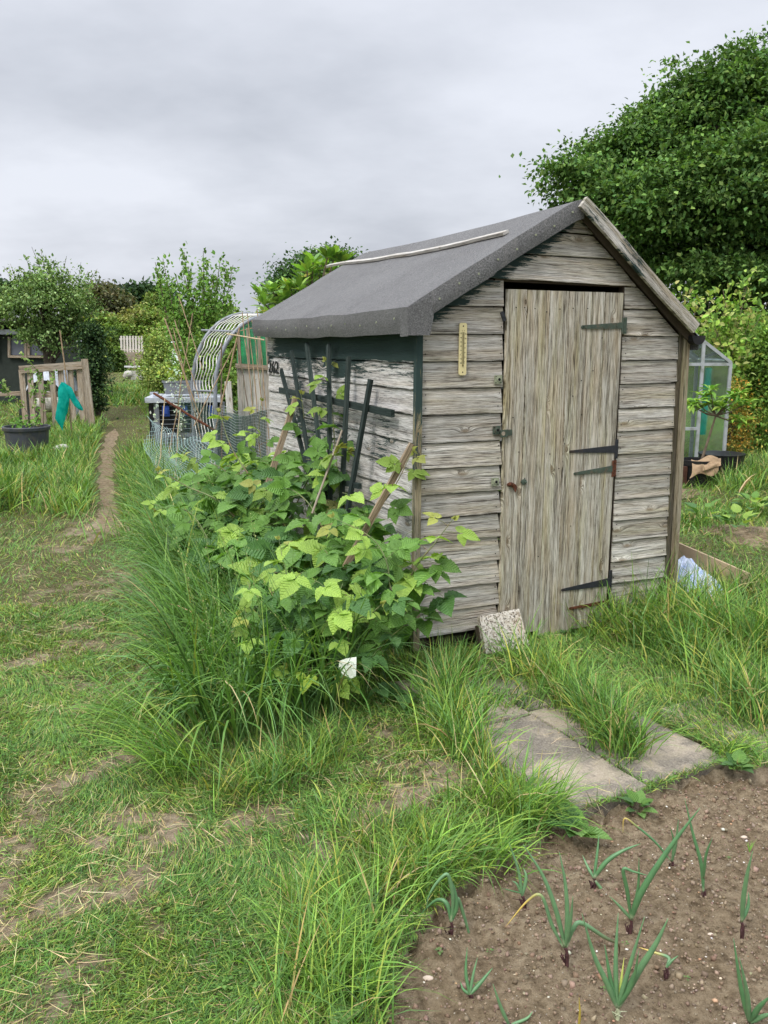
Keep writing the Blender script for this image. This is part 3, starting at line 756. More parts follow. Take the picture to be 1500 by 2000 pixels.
# thermometer hanging on the gable
s0, z0 = gab(904, 682, -.022)
th = thing('thermometer', 'pale yellow wall thermometer hanging on the boards left of the door', 'thermometer', SH(s0, -.017, z0))
k = MB(); w, h = .0205, .127
pts = [SH(s0+w*cx, -.0235, z0+h*cz) for cx, cz in ((-1, -.93), (-.8, -.985), (-.5, -1), (.5, -1), (.8, -.985), (1, -.93), (1, .93), (.8, .985), (.5, 1), (-.5, 1), (-.8, .985), (-1, .93))]
k.poly(pts, -LV, .007); k.build('backing_board', simple('yellow_plastic', (.66, .57, .3), .5, .08, 30, bump=.03), th)
k = MB(); k.tube([SH(s0, -.0255, z0-.083), SH(s0, -.0255, z0-.075), SH(s0, -.0255, z0-.072), SH(s0, -.0255, z0+.083)], [.0035, .0035, .0012, .0012], 8)
k.build('glass_tube', simple('dark_tube', (.12, .1, .03), .3), th)
k = MB()
for z in (.111, -.112): k.tube([SH(s0, -.0235, z0+z), SH(s0, -.0245, z0+z)], .0035, 10)
k.bar(SH(s0-.004, -.0238, z0-.072), SH(s0-.004, -.0238, z0+.083), .0006, .0009, up=LV); k.bar(SH(s0+.004, -.0238, z0-.072), SH(s0+.004, -.0238, z0+.083), .0006, .0009, up=LV)
for i in range(31):
    z = z0-.07+i*.005; l = .006 if i % 5 == 0 else .0035
    for sg in (-1, 1): k.bar(SH(s0+sg*.004, -.0238, z), SH(s0+sg*(.004+l), -.0238, z), .0007, .0009)
k.build('scale_mark', M['lettering'], th)
for i, tx in enumerate(['50', '40', '30', '20', '10', '0', '10', '20']):
    text('scale_number', tx, .0095, SH(s0-.0165, -.0239, z0+.073-.0205*i), GV, A(0, 0, 1), -LV, M['lettering'], th, .0002)
for i, tx in enumerate(['120', '100', '80', '60', '40', '20', '0']):
    text('scale_number', tx, .0085, SH(s0+.007, -.0239, z0+.071-.0225*i), GV, A(0, 0, 1), -LV, M['lettering'], th, .0002, .8)
text('unit_letters', 'C', .009, SH(s0-.008, -.0239, z0+.086), GV, A(0, 0, 1), -LV, M['lettering'], th, .0002)
text('unit_letters', 'F', .009, SH(s0+.004, -.0239, z0+.086), GV, A(0, 0, 1), -LV, M['lettering'], th, .0002)
# fan trellis leaning on the side wall
tr = thing('fan_trellis', 'dark green wooden fan trellis leaning on the side wall above the brambles', 'trellis', SH(-.1, 1.0, 0))
slats = [((549, 723), (592, 885)), ((569, 688), (600, 875)), ((599, 671), (625, 880)), ((642, 673), (644, 885)), ((681, 697), (669, 945)), ((724, 741), (688, 945))]
for (a, b) in slats:
    ta, za = sid(a[0], a[1], -.055); tb, z2 = sid(b[0], b[1], -.14); pa = SH(-.055, ta, za); pb = SH(-.14, tb, z2); pb = pb+(pb-pa)*.5
    k = MB(); k.bar(pa, pb, .034, .02, up=GV, tone=random.uniform(.8, 1.4), nseg=3); k.build('slat', M['greenwood'], tr)
(t0, z1), (t1, z2) = sid(543, 762, -.09), sid(764, 808, -.06)
k = MB(); k.bar(SH(-.075, t0, z1), SH(-.05, t1, z2), .02, .038, up=(0, 0, 1), nseg=3); k.build('crossbar', M['greenwood'], tr)
(t0, z1), (t1, z2) = sid(610, 930, -.15), sid(700, 950, -.14)
k = MB(); k.bar(SH(-.14, t0, z1), SH(-.13, t1, z2), .02, .03, up=(0, 0, 1)); k.build('crossbar', M['greenwood'], tr)
# stakes
def stake(name, lab, cat, a, b, sa, sb, w, h, mat, rnd=False):
    ta, za = sid(a[0], a[1], sa); tb, z2 = sid(b[0], b[1], sb); pa, pb = SH(sa, ta, za), SH(sb, tb, z2); pb = pb+(pb-pa)*(.12 if rnd else .45)
    k = MB()
    if rnd: k.tube([pa, pb], w/2, 8)
    else: k.bar(pa, pb, w, h, up=LV, nseg=4)
    k.build(name, M[mat], None, tuple(pb), label=lab, category=cat) if False else props(k.build(name, M[mat], None, tuple(pb)), lab, cat)
stake('wooden_stake', 'brown wooden stake leaning in front of the fan trellis, farthest from the corner', 'stake', (578, 777), (537, 903), -.1, -.35, .035, .02, 'brownwood')
stake('thin_pole', 'thin silvery grey pole leaning between two trellis slats', 'pole', (668, 841), (616, 985), -.12, -.35, .012, .012, 'oldwood', True)
stake('wooden_stake', 'brown wooden stake leaning on the near corner of the shed', 'stake', (805, 867), (709, 1044), -.04, -.3, .03, .018, 'brownwood')
# aggregate paving slab leaning at the door foot
s0, z0 = gab(975, 1198, -.07)
pt = thing('leaning_slab', 'speckled aggregate slab propped upright against the foot of the door', 'slab', SH(s0, -.2, 0))
cs = [(s0-.118, -.07, z0+.0), (s0+.12, -.07, z0+.012), (s0+.14, -.16, -.0), (s0-.125, -.16, -.0)]
P_ = [SH(*x) for x in cs]; nv = nrm(np.cross(P_[1]-P_[0], P_[3]-P_[0])); nv = nv if nv[1] < 0 else -nv
k = MB(); n = 8
ring = []
for i in range(4):
    for j in range(n): f = j/n; p = P_[i]*(1-f)+P_[(i+1) % 4]*f; ring.append(p+nrm(P_[1]-P_[0])*.002*(random.random()-.5)+A(0, 0, .003*(random.random()-.5)))
k.poly(ring, nv, .035)
sl_o = k.build('slab_face', M['aggregate'], pt)
k = MB(); k.bar(SH(s0-.1, -.05, z0-.06), SH(s0-.11, -.10, .0), .03, .05, up=GV); k.build('prop_block', M['inside'], pt)
# ================================================================== GROUND, PATH, BED, SLABS, GRASS
BED = [tuple(GT(u, v)[:2]) for u, v in ((1104, 1594), (1180, 1577), (1252, 1556), (1405, 1500), (1440, 1512), (1640, 1480), (2300, 1560), (2300, 2300), (740, 2300), (740, 2060), (760, 1940), (790, 1850), (850, 1770), (935, 1700), (1050, 1640))]
BEDX = np.array(BED)
TRACK = [tuple(GT(u, v)[:2]) for u, v in ((-80, 2100), (60, 1900), (110, 1700), (130, 1500), (150, 1350), (180, 1200), (215, 1040))]
TRACK2 = [tuple(GT(u, v)[:2]) for u, v in ((220, 1750), (350, 1660), (560, 1640), (700, 1600), (830, 1530))]
PATHL = [tuple(GT(u, v)[:2]) for u, v in ((222, 1045), (212, 1010), (208, 950), (209, 900), (214, 865), (224, 838))]
WALK = [tuple(GT(u, v)[:2]) for u, v in ((222, 1045), (208, 950), (224, 838), (222, 790), (216, 750), (215, 722), (214, 705))]
sdir = nrm(GT(1405, 1500)-GT(1110, 1590)); s2 = A(-sdir[1], sdir[0], 0); F0 = GT(1108, 1592)
def slabq(a0, a1, b0, b1): return [F0+sdir*a0+s2*b0, F0+sdir*a1+s2*b0, F0+sdir*a1+s2*b1, F0+sdir*a0+s2*b1]
SLABS = [slabq(.0, .37, .0, .70), slabq(.385, .80, .02, .74), slabq(.02, .37, .715, 1.3), slabq(.385, .80, .755, 1.3), slabq(.86, 1.35, -.02, .5)]
def wornf(x, y):
    n = fbm(x, y, 2.3, 4, 3); n2 = fbm(x, y, 7.0, 3, 8)
    k = np.exp(-(segdist(x, y, TRACK)/.55)**2)*.55+np.exp(-(segdist(x, y, PATHL)/.2)**2)*.25*(y < 9)+np.exp(-(segdist(x, y, TRACK2)/.25)**2)*.5+.16
    for (u, v, r) in ((90, 1960, .16), (260, 1730, .12), (330, 1640, .12), (820, 1530, .16), (640, 1660, .1), (150, 1500, .1), (140, 1330, .1), (730, 1440, .12), (350, 1600, .08), (20, 1830, .1)):
        p = GT(u, v); k = k+.8*np.exp(-(((x-p[0])**2+(y-p[1])**2)/r**2))
    w = (n-.475)*2.2*k+(n2-.47)*2.6*k
    w = np.where(k > 1.0, np.maximum(w, (k-1.0)*.9+(n2-.45)*.5), w)
    return np.clip(w*1.2, 0, .93)
# one graded sheet to the horizon
def axis(lo, hi, d0, c0, c1, g=1.12):
    a = list(np.arange(c0, c1+d0/2, d0)); s = d0; x = c1
    while x < hi: s *= g; x += s; a.append(min(x, hi+1))
    s = d0; x = c0; b = []
    while x > lo: s *= g; x -= s; b.append(x)
    return np.array(b[::-1]+a)
gx = axis(-160, 160, .035, -2.6, 3.0); gy = axis(-40, 190, .035, .9, 7.5)
GX, GY = np.meshgrid(gx, gy, indexing='ij')
def hgt(x, y):
    w = np.exp(-((y-3)/6.0)**2*(y > 3))
    return zg(x, y)+((fbm(x, y, 1.4, 3, 21)-.5)*.05+(fbm(x, y, 9, 3, 22)-.5)*.016)*w
WZ = hgt(GX, GY); inb = inpoly(GX, GY, BED); dbed = segdist(GX, GY, BED+[BED[0]])
WZ = np.where(inb, WZ-.13, WZ-.02*np.exp(-dbed/.05)); wn = wornf(GX, GY)
for sq in SLABS:
    i_ = inpoly(GX, GY, [tuple(p[:2]) for p in sq]); WZ = np.where(i_, -.035, WZ)
wn = np.where(inb | (dbed < .09), 1, wn); wn = np.where((segdist(GX, GY, TRACK) > 3) & (GY > 7.5), 0, wn)
nx_, ny_ = GX.shape; idx = np.arange(nx_*ny_).reshape(nx_, ny_)
Fq = np.stack([idx[:-1, :-1], idx[1:, :-1], idx[1:, 1:], idx[:-1, 1:]], -1).reshape(-1, 4)
o = npmesh('ground', np.stack([GX, GY, WZ], -1).reshape(-1, 3), [Fq], M['ground'], attrs={'worn': wn.ravel()}, smooth=True); props(o, kind='structure')
# the soil bed
bx = np.arange(-.15, 3.4, .013); by = np.arange(.75, 3.6, .013); BX, BY = np.meshgrid(bx, by, indexing='ij')
bz = -.03+(fbm(BX, BY, 3, 3, 30)-.5)*.05+(fbm(BX, BY, 14, 3, 31)-.5)*.034+np.abs(fbm(BX, BY, 34, 3, 33)-.5)*.04
db = segdist(BX, BY, BED+[BED[0]]); bz -= .03*np.exp(-(db/.05)**2)
cl = np.exp(-(db/.1)**2)*(fbm(BX, BY, 22, 2, 35)-.35)*.09; bz += cl
ok = inpoly(BX, BY, BED) | (db < .035); i2 = np.arange(BX.size).reshape(BX.shape)
fq = np.stack([i2[:-1, :-1], i2[1:, :-1], i2[1:, 1:], i2[:-1, 1:]], -1).reshape(-1, 4); kf = ok.ravel()[fq].all(1); fq = fq[kf]
use = np.unique(fq); rm = np.full(BX.size, -1); rm[use] = np.arange(len(use))
o = npmesh('soil_bed', np.stack([BX, BY, bz], -1).reshape(-1, 3)[use], [rm[fq]], M['soil'], smooth=True); props(o, kind='structure')
def bedz(x, y):
    i = int(round((x-bx[0])/.013)); j = int(round((y-by[0])/.013)); i = min(max(i, 0), len(bx)-1); j = min(max(j, 0), len(by)-1); return float(bz[i, j])
# trodden earth path
def strip(name, pts, wd, mat, lift, kind='structure'):
    P2 = [np.array(p) for p in pts]; fine = []
    for a, b in zip(P2[:-1], P2[1:]):
        for k in range(10): fine.append(a+(b-a)*k/10)
    fine.append(P2[-1]); vs, fs = [], []; K = 7
    for i, p in enumerate(fine):
        d = fine[min(i+1, len(fine)-1)]-fine[max(i-1, 0)]; d = d/np.linalg.norm(d); n = A(-d[1], d[0])
        e = min(1, i/4+.3, (len(fine)-1-i)/6+.15); w = wd*e*(1+.5*(float(vnoise(i*.8, 3))-.5)*2)
        for j in range(K):
            q = p+n*w*(j/(K-1)-.5)*2*.5; vs.append((q[0], q[1], float(hgt(q[0], q[1]))+lift*math.sin(math.pi*(.1+.8*j/(K-1)))-.003))
    for i in range(len(fine)-1):
        for j in range(K-1): q = i*K+j; fs.append((q, q+1, q+K+1, q+K))
    return props(npmesh(name, vs, [np.array(fs)], mat, smooth=True, attrs={'worn': np.ones(len(vs))}), kind=kind)
pathm = simple('trodden_earth', (.25, .19, .135), .95, .35, 25, bump=1.0, dirt=(.2, .17, .1), dscale=6)
strip('path', PATHL, .21, M['soil'], .006)
# paving slabs
sn = ['stained grey paving slab by the onion bed, left of the grassy joint', 'stained grey paving slab by the onion bed, right of the grassy joint', 'half hidden paving slab between the leaning slab and the grassy joint',
      'paving slab in front of the door hinges, half buried in grass', 'grey paving slab at the right edge beyond the soil bed']
for sq, lb in zip(SLABS, sn):
    c0 = sum(sq)/4; n = 10; ring = []
    for i in range(4):
        for j in range(n):
            p = sq[i]*(1-j/n)+sq[(i+1) % 4]*(j/n); ring.append(p+A(random.uniform(-.004, .004), random.uniform(-.004, .004), 0))
    k = MB(); top = .012+random.uniform(-.004, .006); bev = [c0+(p-c0)*.985 for p in ring]
    vs = [p+A(0, 0, top) for p in bev]+[p+A(0, 0, top-.008) for p in ring]+[p+A(0, 0, -.075) for p in ring]; m = len(ring)
    fs = [tuple(range(m))]+[(i, i+m, (i+1) % m+m, (i+1) % m) for i in range(m)]+[(i+m, i+2*m, (i+1) % m+2*m, (i+1) % m+m) for i in range(m)]
    k.add(vs, fs); props(k.build('paving_slab', M['slab'], None, tuple(c0)), lb, 'paving slab', 'paving slabs in front of the shed')
# ---------------- grass
FRESH = (.155, .295, .056); MIDG = (.10, .215, .045); DARK = (.055, .115, .028); YEL = (.29, .35, .08); STRAW = (.5, .4, .22); BLU = (.12, .24, .08)
inshed = lambda x, y: inpoly(x, y, [tuple(SH(0.01, .01, 0)[:2]), tuple(SH(1.6, .01, 0)[:2]), tuple(SH(1.6, 2.66, 0)[:2]), tuple(SH(.01, 2.66, 0)[:2])])
def inslab(x, y, shrink=.985):
    r = np.zeros(np.shape(x), bool)
    for sq in SLABS[:2]:
        c0 = sum(sq)/4; r |= inpoly(x, y, [tuple((c0+(p-c0)*shrink)[:2]) for p in sq])
    return r
def inbed(x, y): return inpoly(x, y, BED)
WPOLY = [(-.66, 3.2), tuple(G(560, 1425)[:2]), tuple(G(690, 1390)[:2]), (.1, 4.05), (.17, 4.36), (-.9, 6.88), (-1.75, 8.8), (-2.35, 8.8), (-1.6, 6.2), (-1.12, 4.3), (-.92, 3.5)]
def T(*uv): return [tuple(GT(u, v)[:2]) for u, v in uv]
MEDS = [ # polyline, half width, height, colour bias
 (T((1000, 1290), (1100, 1370), (1170, 1430), (1222, 1480)), .10, .23), (T((1040, 1330), (1110, 1380), (1170, 1430), (1225, 1490)), .085, .21),
 (T((1160, 1230), (1310, 1270), (1440, 1360), (1500, 1430)), .14, .25),
 (T((1200, 1200), (1330, 1230), (1480, 1290), (1600, 1300)), .22, .34),
 (T((1400, 1180), (1460, 1180), (1560, 1200)), .25, .27), (T((1310, 1195), (1400, 1200)), .1, .17),
 (T((850, 1330), (880, 1420), (920, 1500)), .11, .24),
 (T((870, 1310), (920, 1330)), .1, .17), (T((930, 1325), (1060, 1330)), .09, .12), (T((900, 1370), (1010, 1380)), .07, .12),
 (T((930, 1560), (1010, 1600), (1090, 1640)), .09, .2),
 (T((620, 1610), (760, 1680), (900, 1640)), .12, .12),
 (T((590, 1780), (640, 1870), (680, 1990)), .12, .2),
 (T((700, 1760), (780, 1750), (850, 1700)), .08, .16),
 (T((440, 1560), (560, 1520), (650, 1460)), .1, .17),
 (T((1320, 1030), (1420, 1010), (1500, 1000)), .3, .11),
 (T((1430, 960), (1500, 930), (1600, 930)), .25, .26),
 (T((300, 1060), (290, 960), (285, 900)), .3, .3),
 (T((150, 1000), (130, 900), (150, 830)), .35, .22),
 (T((-60, 1010), (20, 960)), .25, .34),
 (T((-60, 915), (90, 905)), .22, .25),
 (T((240, 790), (262, 760)), .6, .2),
]
def meds(x, y):
    h = np.zeros(np.shape(x))
    for pl, w, H in MEDS: h = np.maximum(h, H*np.exp(-(segdist(x, y, pl)/w)**2.6))
    return h
def basecol(n, x, y, dry=0.0):
    k = fbm(x, y, 1.7, 3, 40); k2 = fbm(x, y, 5, 2, 44)
    c = pal(n, [FRESH, MIDG, DARK, YEL, BLU], [.3, .34, .14, .12, .1], .2)
    c *= (.78+.5*k)[:, None]
    yel = np.clip((k2-.47)*2.0, 0, .45)[:, None]; c = c*(1-yel)+c*np.array([1.45, 1.12, .8])*yel
    return c
# short lawn over everything
def lawn(n, seed, near=False):
    # sampled denser near, thinner far, blades widened to match
    y = (np.sqrt(1.15)+(np.sqrt(46.)-np.sqrt(1.15))*rng.random(n)**1.0)**2
    x = (rng.random(n)*2-1)*(.62*y+.9)
    if near: y = (np.sqrt(1.1)+(np.sqrt(5.2)-np.sqrt(1.1))*rng.random(n))**2; x = (rng.random(n)*2-1)*(.5*y+.45)
    w = wornf(x, y); far = y > 8; w = np.where(far, w*.0, w)
    pd = segdist(x, y, PATHL); keep = rng.random(n) > np.clip(w*1.15*(.55+.9*_T[(x*28).astype(int) % 256, (y*24).astype(int) % 256]), 0, .93)
    keep &= ~inbed(x, y) & ~inslab(x, y) & ~inshed(x, y) & ~((pd < .10+.05*_T[(x*40).astype(int) % 256, (y*22).astype(int) % 256]) & (rng.random(n) > .12))
    x, y = x[keep], y[keep]; w = w[keep]; n = len(x)
    md = meds(x, y); wk = np.exp(-(segdist(x, y, WALK)/.55)**2)
    off = segdist(x, y, TRACK) > .55
    H = .035+.03*fbm(x, y, 1.1, 3, 50)+.035*off*fbm(x, y, 2.4, 2, 53)+.09*np.clip((y-6)/3, 0, 1)*(1-wk)*(fbm(x, y, 1.0, 2, 52)+.2)
    H = np.maximum(H, md*.8)*(1-.72*wk*(y > 8.5))
    if near: H = np.minimum(H, .05)*.8
    L = H*rng.uniform(.6, 1.35, n); W = (.0016+.00055*y)*rng.uniform(.7, 1.4, n)*(1+.0*H)
    col = basecol(n, x, y)
    dead = rng.random(n) < (.045+.3*w); col[dead] = pal(dead.sum(), [STRAW, (.4, .31, .17), (.33, .3, .13)], None, .2)
    mown = wk*(y > 9); col = col*(1-.5*mown[:, None])+np.array([.24, .36, .055])*.5*mown[:, None]
    az = rng.uniform(0, 2*math.pi, n); az = np.where(rng.random(n) < .4, 2.4*math.pi*fbm(x, y, .8, 2, 55)*2, az)
    b = np.stack([x, y, hgt(x, y)-.004], 1)
    return b, L, W, az, rng.uniform(.05, .9, n), rng.uniform(.2, 1.3, n), col
r1 = lawn(430000, 0); r2 = lawn(420000, 1, True); b, L, W, az, t0, t1, col = [np.concatenate([p_, q_]) for p_, q_ in zip(r1, r2)]
blades('lawn_grass', b, L, W, az, t0, t1, col, M['grass'], 2, kind='stuff')
# medium tufts
def meadow(name, n, hs=1.0, **kw):
    xs, ys, hh = [], [], []
    tot = sum(w*max(.3, sum(math.dist(a, b) for a, b in zip(pl[:-1], pl[1:]))) for pl, w, H in MEDS)
    for pl, w, H in MEDS:
        ln = sum(math.dist(a, b) for a, b in zip(pl[:-1], pl[1:])); m = int(n*w*max(.3, ln)/tot*1.6)
        dist = max(1.0, np.mean([p[1] for p in pl])/3.5); m = int(m*min(1.5, 1/dist**.9)*1.4)
        k = rng.random(m)*(len(pl)-1); i = k.astype(int); f = k-i; pa = np.array(pl)
        cx = pa[i]*(1-f[:, None])+pa[np.minimum(i+1, len(pl)-1)]*f[:, None]
        # tuft structure
        cx = cx+rng.normal(0, w*.55, (m, 2)); cell = .05
        snap = np.round(cx/cell)*cell+_T[(np.round(cx[:, 0]/cell).astype(int)) % 256, (np.round(cx[:, 1]/cell).astype(int)) % 256][:, None]*.04
        cx = np.where(rng.random((m, 1)) < .6, snap+rng.normal(0, .008, (m, 2)), cx)
        xs.append(cx[:, 0]); ys.append(cx[:, 1]); hh.append(np.full(m, H))
    x = np.concatenate(xs); y = np.concatenate(ys); H = np.concatenate(hh)
    ov = rng.random(len(x)) < .03
    k = ~inshed(x, y) & ~(inbed(x, y) & ~ov) & ~(inslab(x, y, .93) & (segdist(x, y, MEDS[0][0]) > .11)) & (segdist(x, y, PATHL) > .16); x, y, H = x[k], y[k], H[k]; n = len(x)
    L = H*rng.uniform(.6, 1.45, n)*hs; W = (.0025+.0007*y)*rng.uniform(.6, 1.3, n)*(1+H)
    col = basecol(n, x, y); dead = rng.random(n) < .06; col[dead] = pal(dead.sum(), [STRAW, (.45, .36, .16)], None, .2)
    cell = .05; cs = _T[(np.round(x/cell).astype(int)+31) % 256, (np.round(y/cell).astype(int)+7) % 256]
    az = cs*2*math.pi+rng.normal(0, 1.2, n); th = np.abs(rng.normal(.25, .2, n))
    return blades(name, np.stack([x, y, hgt(x, y)-.005], 1), L, W, az, th, rng.uniform(.2, 1.3, n), col, M['grass'], 4, **kw)
meadow('meadow_grass', 42000, 1.0, kind='stuff')
# tall arching grass beside the shed
def tall(n):
    px = rng.uniform(-2.5, .3, n*4); py = rng.uniform(3.1, 8.9, n*4); k = inpoly(px, py, WPOLY); x, y = px[k][:n], py[k][:n]; n = len(x)
    cell = .07; sx = np.round(x/cell)*cell+_T[(np.round(x/cell).astype(int)+3) % 256, (np.round(y/cell).astype(int)+9) % 256]*.06; sy = np.round(y/cell)*cell
    m = rng.random(n) < .7; x = np.where(m, sx+rng.normal(0, .012, n), x); y = np.where(m, sy+rng.normal(0, .012, n), y)
    dw = segdist(x, y, [tuple(SH(0, -.3, 0)[:2]), tuple(SH(0, 2.7, 0)[:2])]); kk = (rng.random(n) < np.clip((dw-.2)/.7, .3, 1)); x, y = x[kk], y[kk]; n = len(x)
    edge = segdist(x, y, WPOLY[-4:]+[WPOLY[0], WPOLY[1], WPOLY[2]])
    L = (.46+.3*rng.random(n))*(.72+.55*fbm(x, y, 1.5, 2, 61)); L *= np.where(y > 6.3, .85, 1)
    W = rng.uniform(.0055, .0125, n)
    out = np.where(y < 3.9, -1.75+rng.normal(0, .8, n), math.pi+.15+rng.normal(0, .7, n)); az = np.where(rng.random(n) < .8, out, rng.uniform(0, 6.28, n))
    th0 = np.abs(rng.normal(.12, .12, n)); th1 = np.clip(rng.normal(1.8, .55, n), .4, 2.8)
    fr = rng.random(n) < .35; th1[fr] *= .45
    c = pal(n, [FRESH, MIDG, BLU, DARK, YEL], [.26, .34, .24, .1, .06], .16)
    d = rng.random(n) < .012; c[d] = pal(d.sum(), [STRAW], None, .2)
    blades('tall_grass', np.stack([x, y, hgt(x, y)-.01], 1), L, W, az, th0, th1, c, M['grass'], 7, twist=rng.normal(0, .35, n), kind='stuff')
tall(8500)
# a few long blades sprawling at the near centre, over the bed edge
def sprawl(n):
    bs, L, az, t1 = [], [], [], []
    for (u, v, r, k, a, l) in ((600, 1900, .14, 130, -.6, .3), (640, 1960, .14, 110, 1.2, .3), (860, 1660, .12, 160, -.2, .22), (1020, 1600, .1, 240, -.35, .26), (960, 1690, .08, 90, -.2, .24), (700, 1840, .09, 70, 2.6, .24), (820, 1720, .1, 90, -.6, .25), (360, 1510, .12, 200, -2.5, .42), (270, 1420, .12, 120, -2.7, .42), (1425, 1480, .07, 120, -.8, .12)):
        p = GT(u, v); bs.append(np.stack([rng.normal(p[0], r*.5, k), rng.normal(p[1], r*.5, k), np.full(k, -.01)], 1)); L.append(l*rng.uniform(.5, 1.2, k)); az.append(a+rng.normal(0, .7, k)); t1.append(rng.uniform(.6, 1.7, k))
    b = np.concatenate(bs); n = len(b); b[:, 2] = hgt(b[:, 0], b[:, 1])-.01
    c = pal(n, [FRESH, MIDG, (.26, .42, .07)], None, .15)
    blades('sprawling_grass', b, np.concatenate(L), rng.uniform(.003, .006, n), np.concatenate(az), np.abs(rng.normal(.3, .2, n)), np.concatenate(t1), c, M['grass'], 6, kind='stuff')
sprawl(0)
# dry straw lying on the turf
def straw(n):
    y = rng.uniform(1.3, 7, n); x = (rng.random(n)*2-1)*(.5*y+.5); w = wornf(x, y)
    k = (rng.random(n) < .12+.45*w) & ~inbed(x, y) & ~inshed(x, y) & (segdist(x, y, WPOLY+[WPOLY[0]]) > .0); x, y = x[k], y[k]; n = len(x)
    z = hgt(x, y)+rng.uniform(.003, .03, n); z = np.where(inslab(x, y), .016, z)
    c = pal(n, [STRAW, (.6, .52, .32), (.38, .28, .16), (.5, .45, .2)], None, .15)
    blades('dry_straw', np.stack([x, y, z], 1), rng.uniform(.02, .13, n), rng.uniform(.0012, .0028, n), rng.uniform(0, 6.28, n), rng.uniform(1.35, 1.55, n), rng.uniform(-.1, .25, n), c, M['grass'], 4, kind='stuff')
straw(34000)
def clover(n):
    y = 1.2+6*rng.random(n)**1.3; x = (rng.random(n)*2-1)*(.5*y+.5); k = (fbm(x, y, 2.2, 2, 91) > .56) & ~inbed(x, y) & ~inshed(x, y) & ~inslab(x, y); x, y = x[k], y[k]; n = len(x)
    V = np.stack([x, y, hgt(x, y)+rng.uniform(.008, .03, n)], 1); V = np.repeat(V, 3, 0); a = np.repeat(rng.uniform(0, 6.28, n), 3)+np.tile([0, 2.09, 4.19], n); m = len(a)
    scatter('clover_leaves', [(0, 0, 0), (.4, .5, .06), (.3, .95, .04), (0, .88, 0), (-.3, .95, .04), (-.4, .5, .06)], [[(0, 1, 2, 3), (0, 3, 4, 5)]], V, np.stack([np.cos(a), np.sin(a), rng.normal(.1, .2, m)], 1), rng.normal(0, .25, (m, 3))+A(0, 0, 1), rng.uniform(.008, .014, m), pal(m, [(.11, .22, .05), (.15, .27, .06)], None, .15), M['leaf'], kind='stuff')
clover(5200)
# seed heads over the tall grass
def seedheads():
    k = MB(); pts = []
    vs = []
    for i in range(46):
        x = rng.uniform(-1.5, .1); y = rng.uniform(3.4, 6.5)
        if not inpoly(A(x), A(y), WPOLY)[0]: continue
        h = rng.uniform(.45, .78); a = rng.uniform(2.2, 4.2); l = rng.uniform(.05, .25); b = A(x, y, 0)
        p = [b+A(math.cos(a)*l*(j/6)**2, math.sin(a)*l*(j/6)**2, h*j/6) for j in range(7)]; k.tube(p, [.0016]*6+[.0008], 4, col=(.2, .3, .08), caps=False)
        for j in range(26):
            f = .62+.38*j/26; q = b+A(math.cos(a)*l*f**2, math.sin(a)*l*f**2, h*f); d = rng.normal(0, .012*(1.4-f), 3); vs.append((q+d))
    k.build('seed_stems', M['grass'], None, None, col=True, kind='stuff')
    V = np.array(vs); n = len(V)
    scatter('seed_heads', *T_RH, V, rdir(n)*.4+A(0, 0, 1), rdir(n), rng.uniform(.006, .011, n), pal(n, [(.3, .36, .14), (.42, .42, .22)], None, .15), M['grass'], kind='stuff')
seedheads()
# pebbles in the soil
def pebbles(n):
    pts = []
    while len(pts) < n:
        x, y = rng.uniform(0, 2.8), rng.uniform(1.0, 3.2)
        if inbed(A(x), A(y))[0]: pts.append((x, y, bedz(x, y)))
    V = np.array(pts); ic = np.array([(0, 0, 1), (.9, 0, .3), (.3, .85, .3), (-.7, .5, .35), (-.7, -.55, .3), (.25, -.85, .3), (.1, .1, -.6)])
    f = [[(0, 1, 2), (0, 2, 3), (0, 3, 4), (0, 4, 5), (0, 5, 1), (6, 2, 1), (6, 3, 2), (6, 4, 3), (6, 5, 4), (6, 1, 5)]]
    sz = np.abs(rng.normal(0, .002, n))+.001; big = rng.random(n) < .02; sz[big] *= 2.4
    szz = np.stack([sz*rng.uniform(.8, 1.6, n), sz, sz*rng.uniform(.5, .9, n)], 1)
    c = pal(n, [(.55, .47, .36), (.36, .27, .19), (.65, .6, .52), (.42, .25, .15), (.22, .16, .11), (.22, .16, .11)], None, .15)
    scatter('soil_stones', ic, f, V, np.stack([rng.normal(0, 1, n), rng.normal(0, 1, n), np.zeros(n)], 1), np.tile(A(0, 0, 1), (n, 1)), szz, c, M['vcol'], smooth=True, kind='stuff')
pebbles(2600)
def crumbs(n):
    pts = []
    while len(pts) < n:
        x, y = rng.uniform(0, 2.8), rng.uniform(1.0, 3.2)
        if inbed(A(x), A(y))[0]: pts.append((x, y, bedz(x, y)+.002))
    V = np.array(pts); ic = rng.normal(0, 1, (8, 3)); ic /= np.linalg.norm(ic, axis=1, keepdims=True)
    ic = np.array([(1, 0, 0), (0, 1, 0), (-1, 0, .2), (0, -1, -.1), (0, .1, 1), (.1, 0, -1)]); f = [[(0, 1, 4), (1, 2, 4), (2, 3, 4), (3, 0, 4), (1, 0, 5), (2, 1, 5), (3, 2, 5), (0, 3, 5)]]
    sz = np.abs(rng.normal(0, .0034, n))+.0015; szz = sz[:, None]*rng.uniform(.6, 1.3, (n, 3))
    scatter('soil_crumbs', ic, f, V, rdir(n), rdir(n), szz, pal(n, [(.22, .155, .105), (.17, .12, .08), (.27, .2, .14)], None, .1), M['vcol'], smooth=True, kind='stuff')
crumbs(9000)
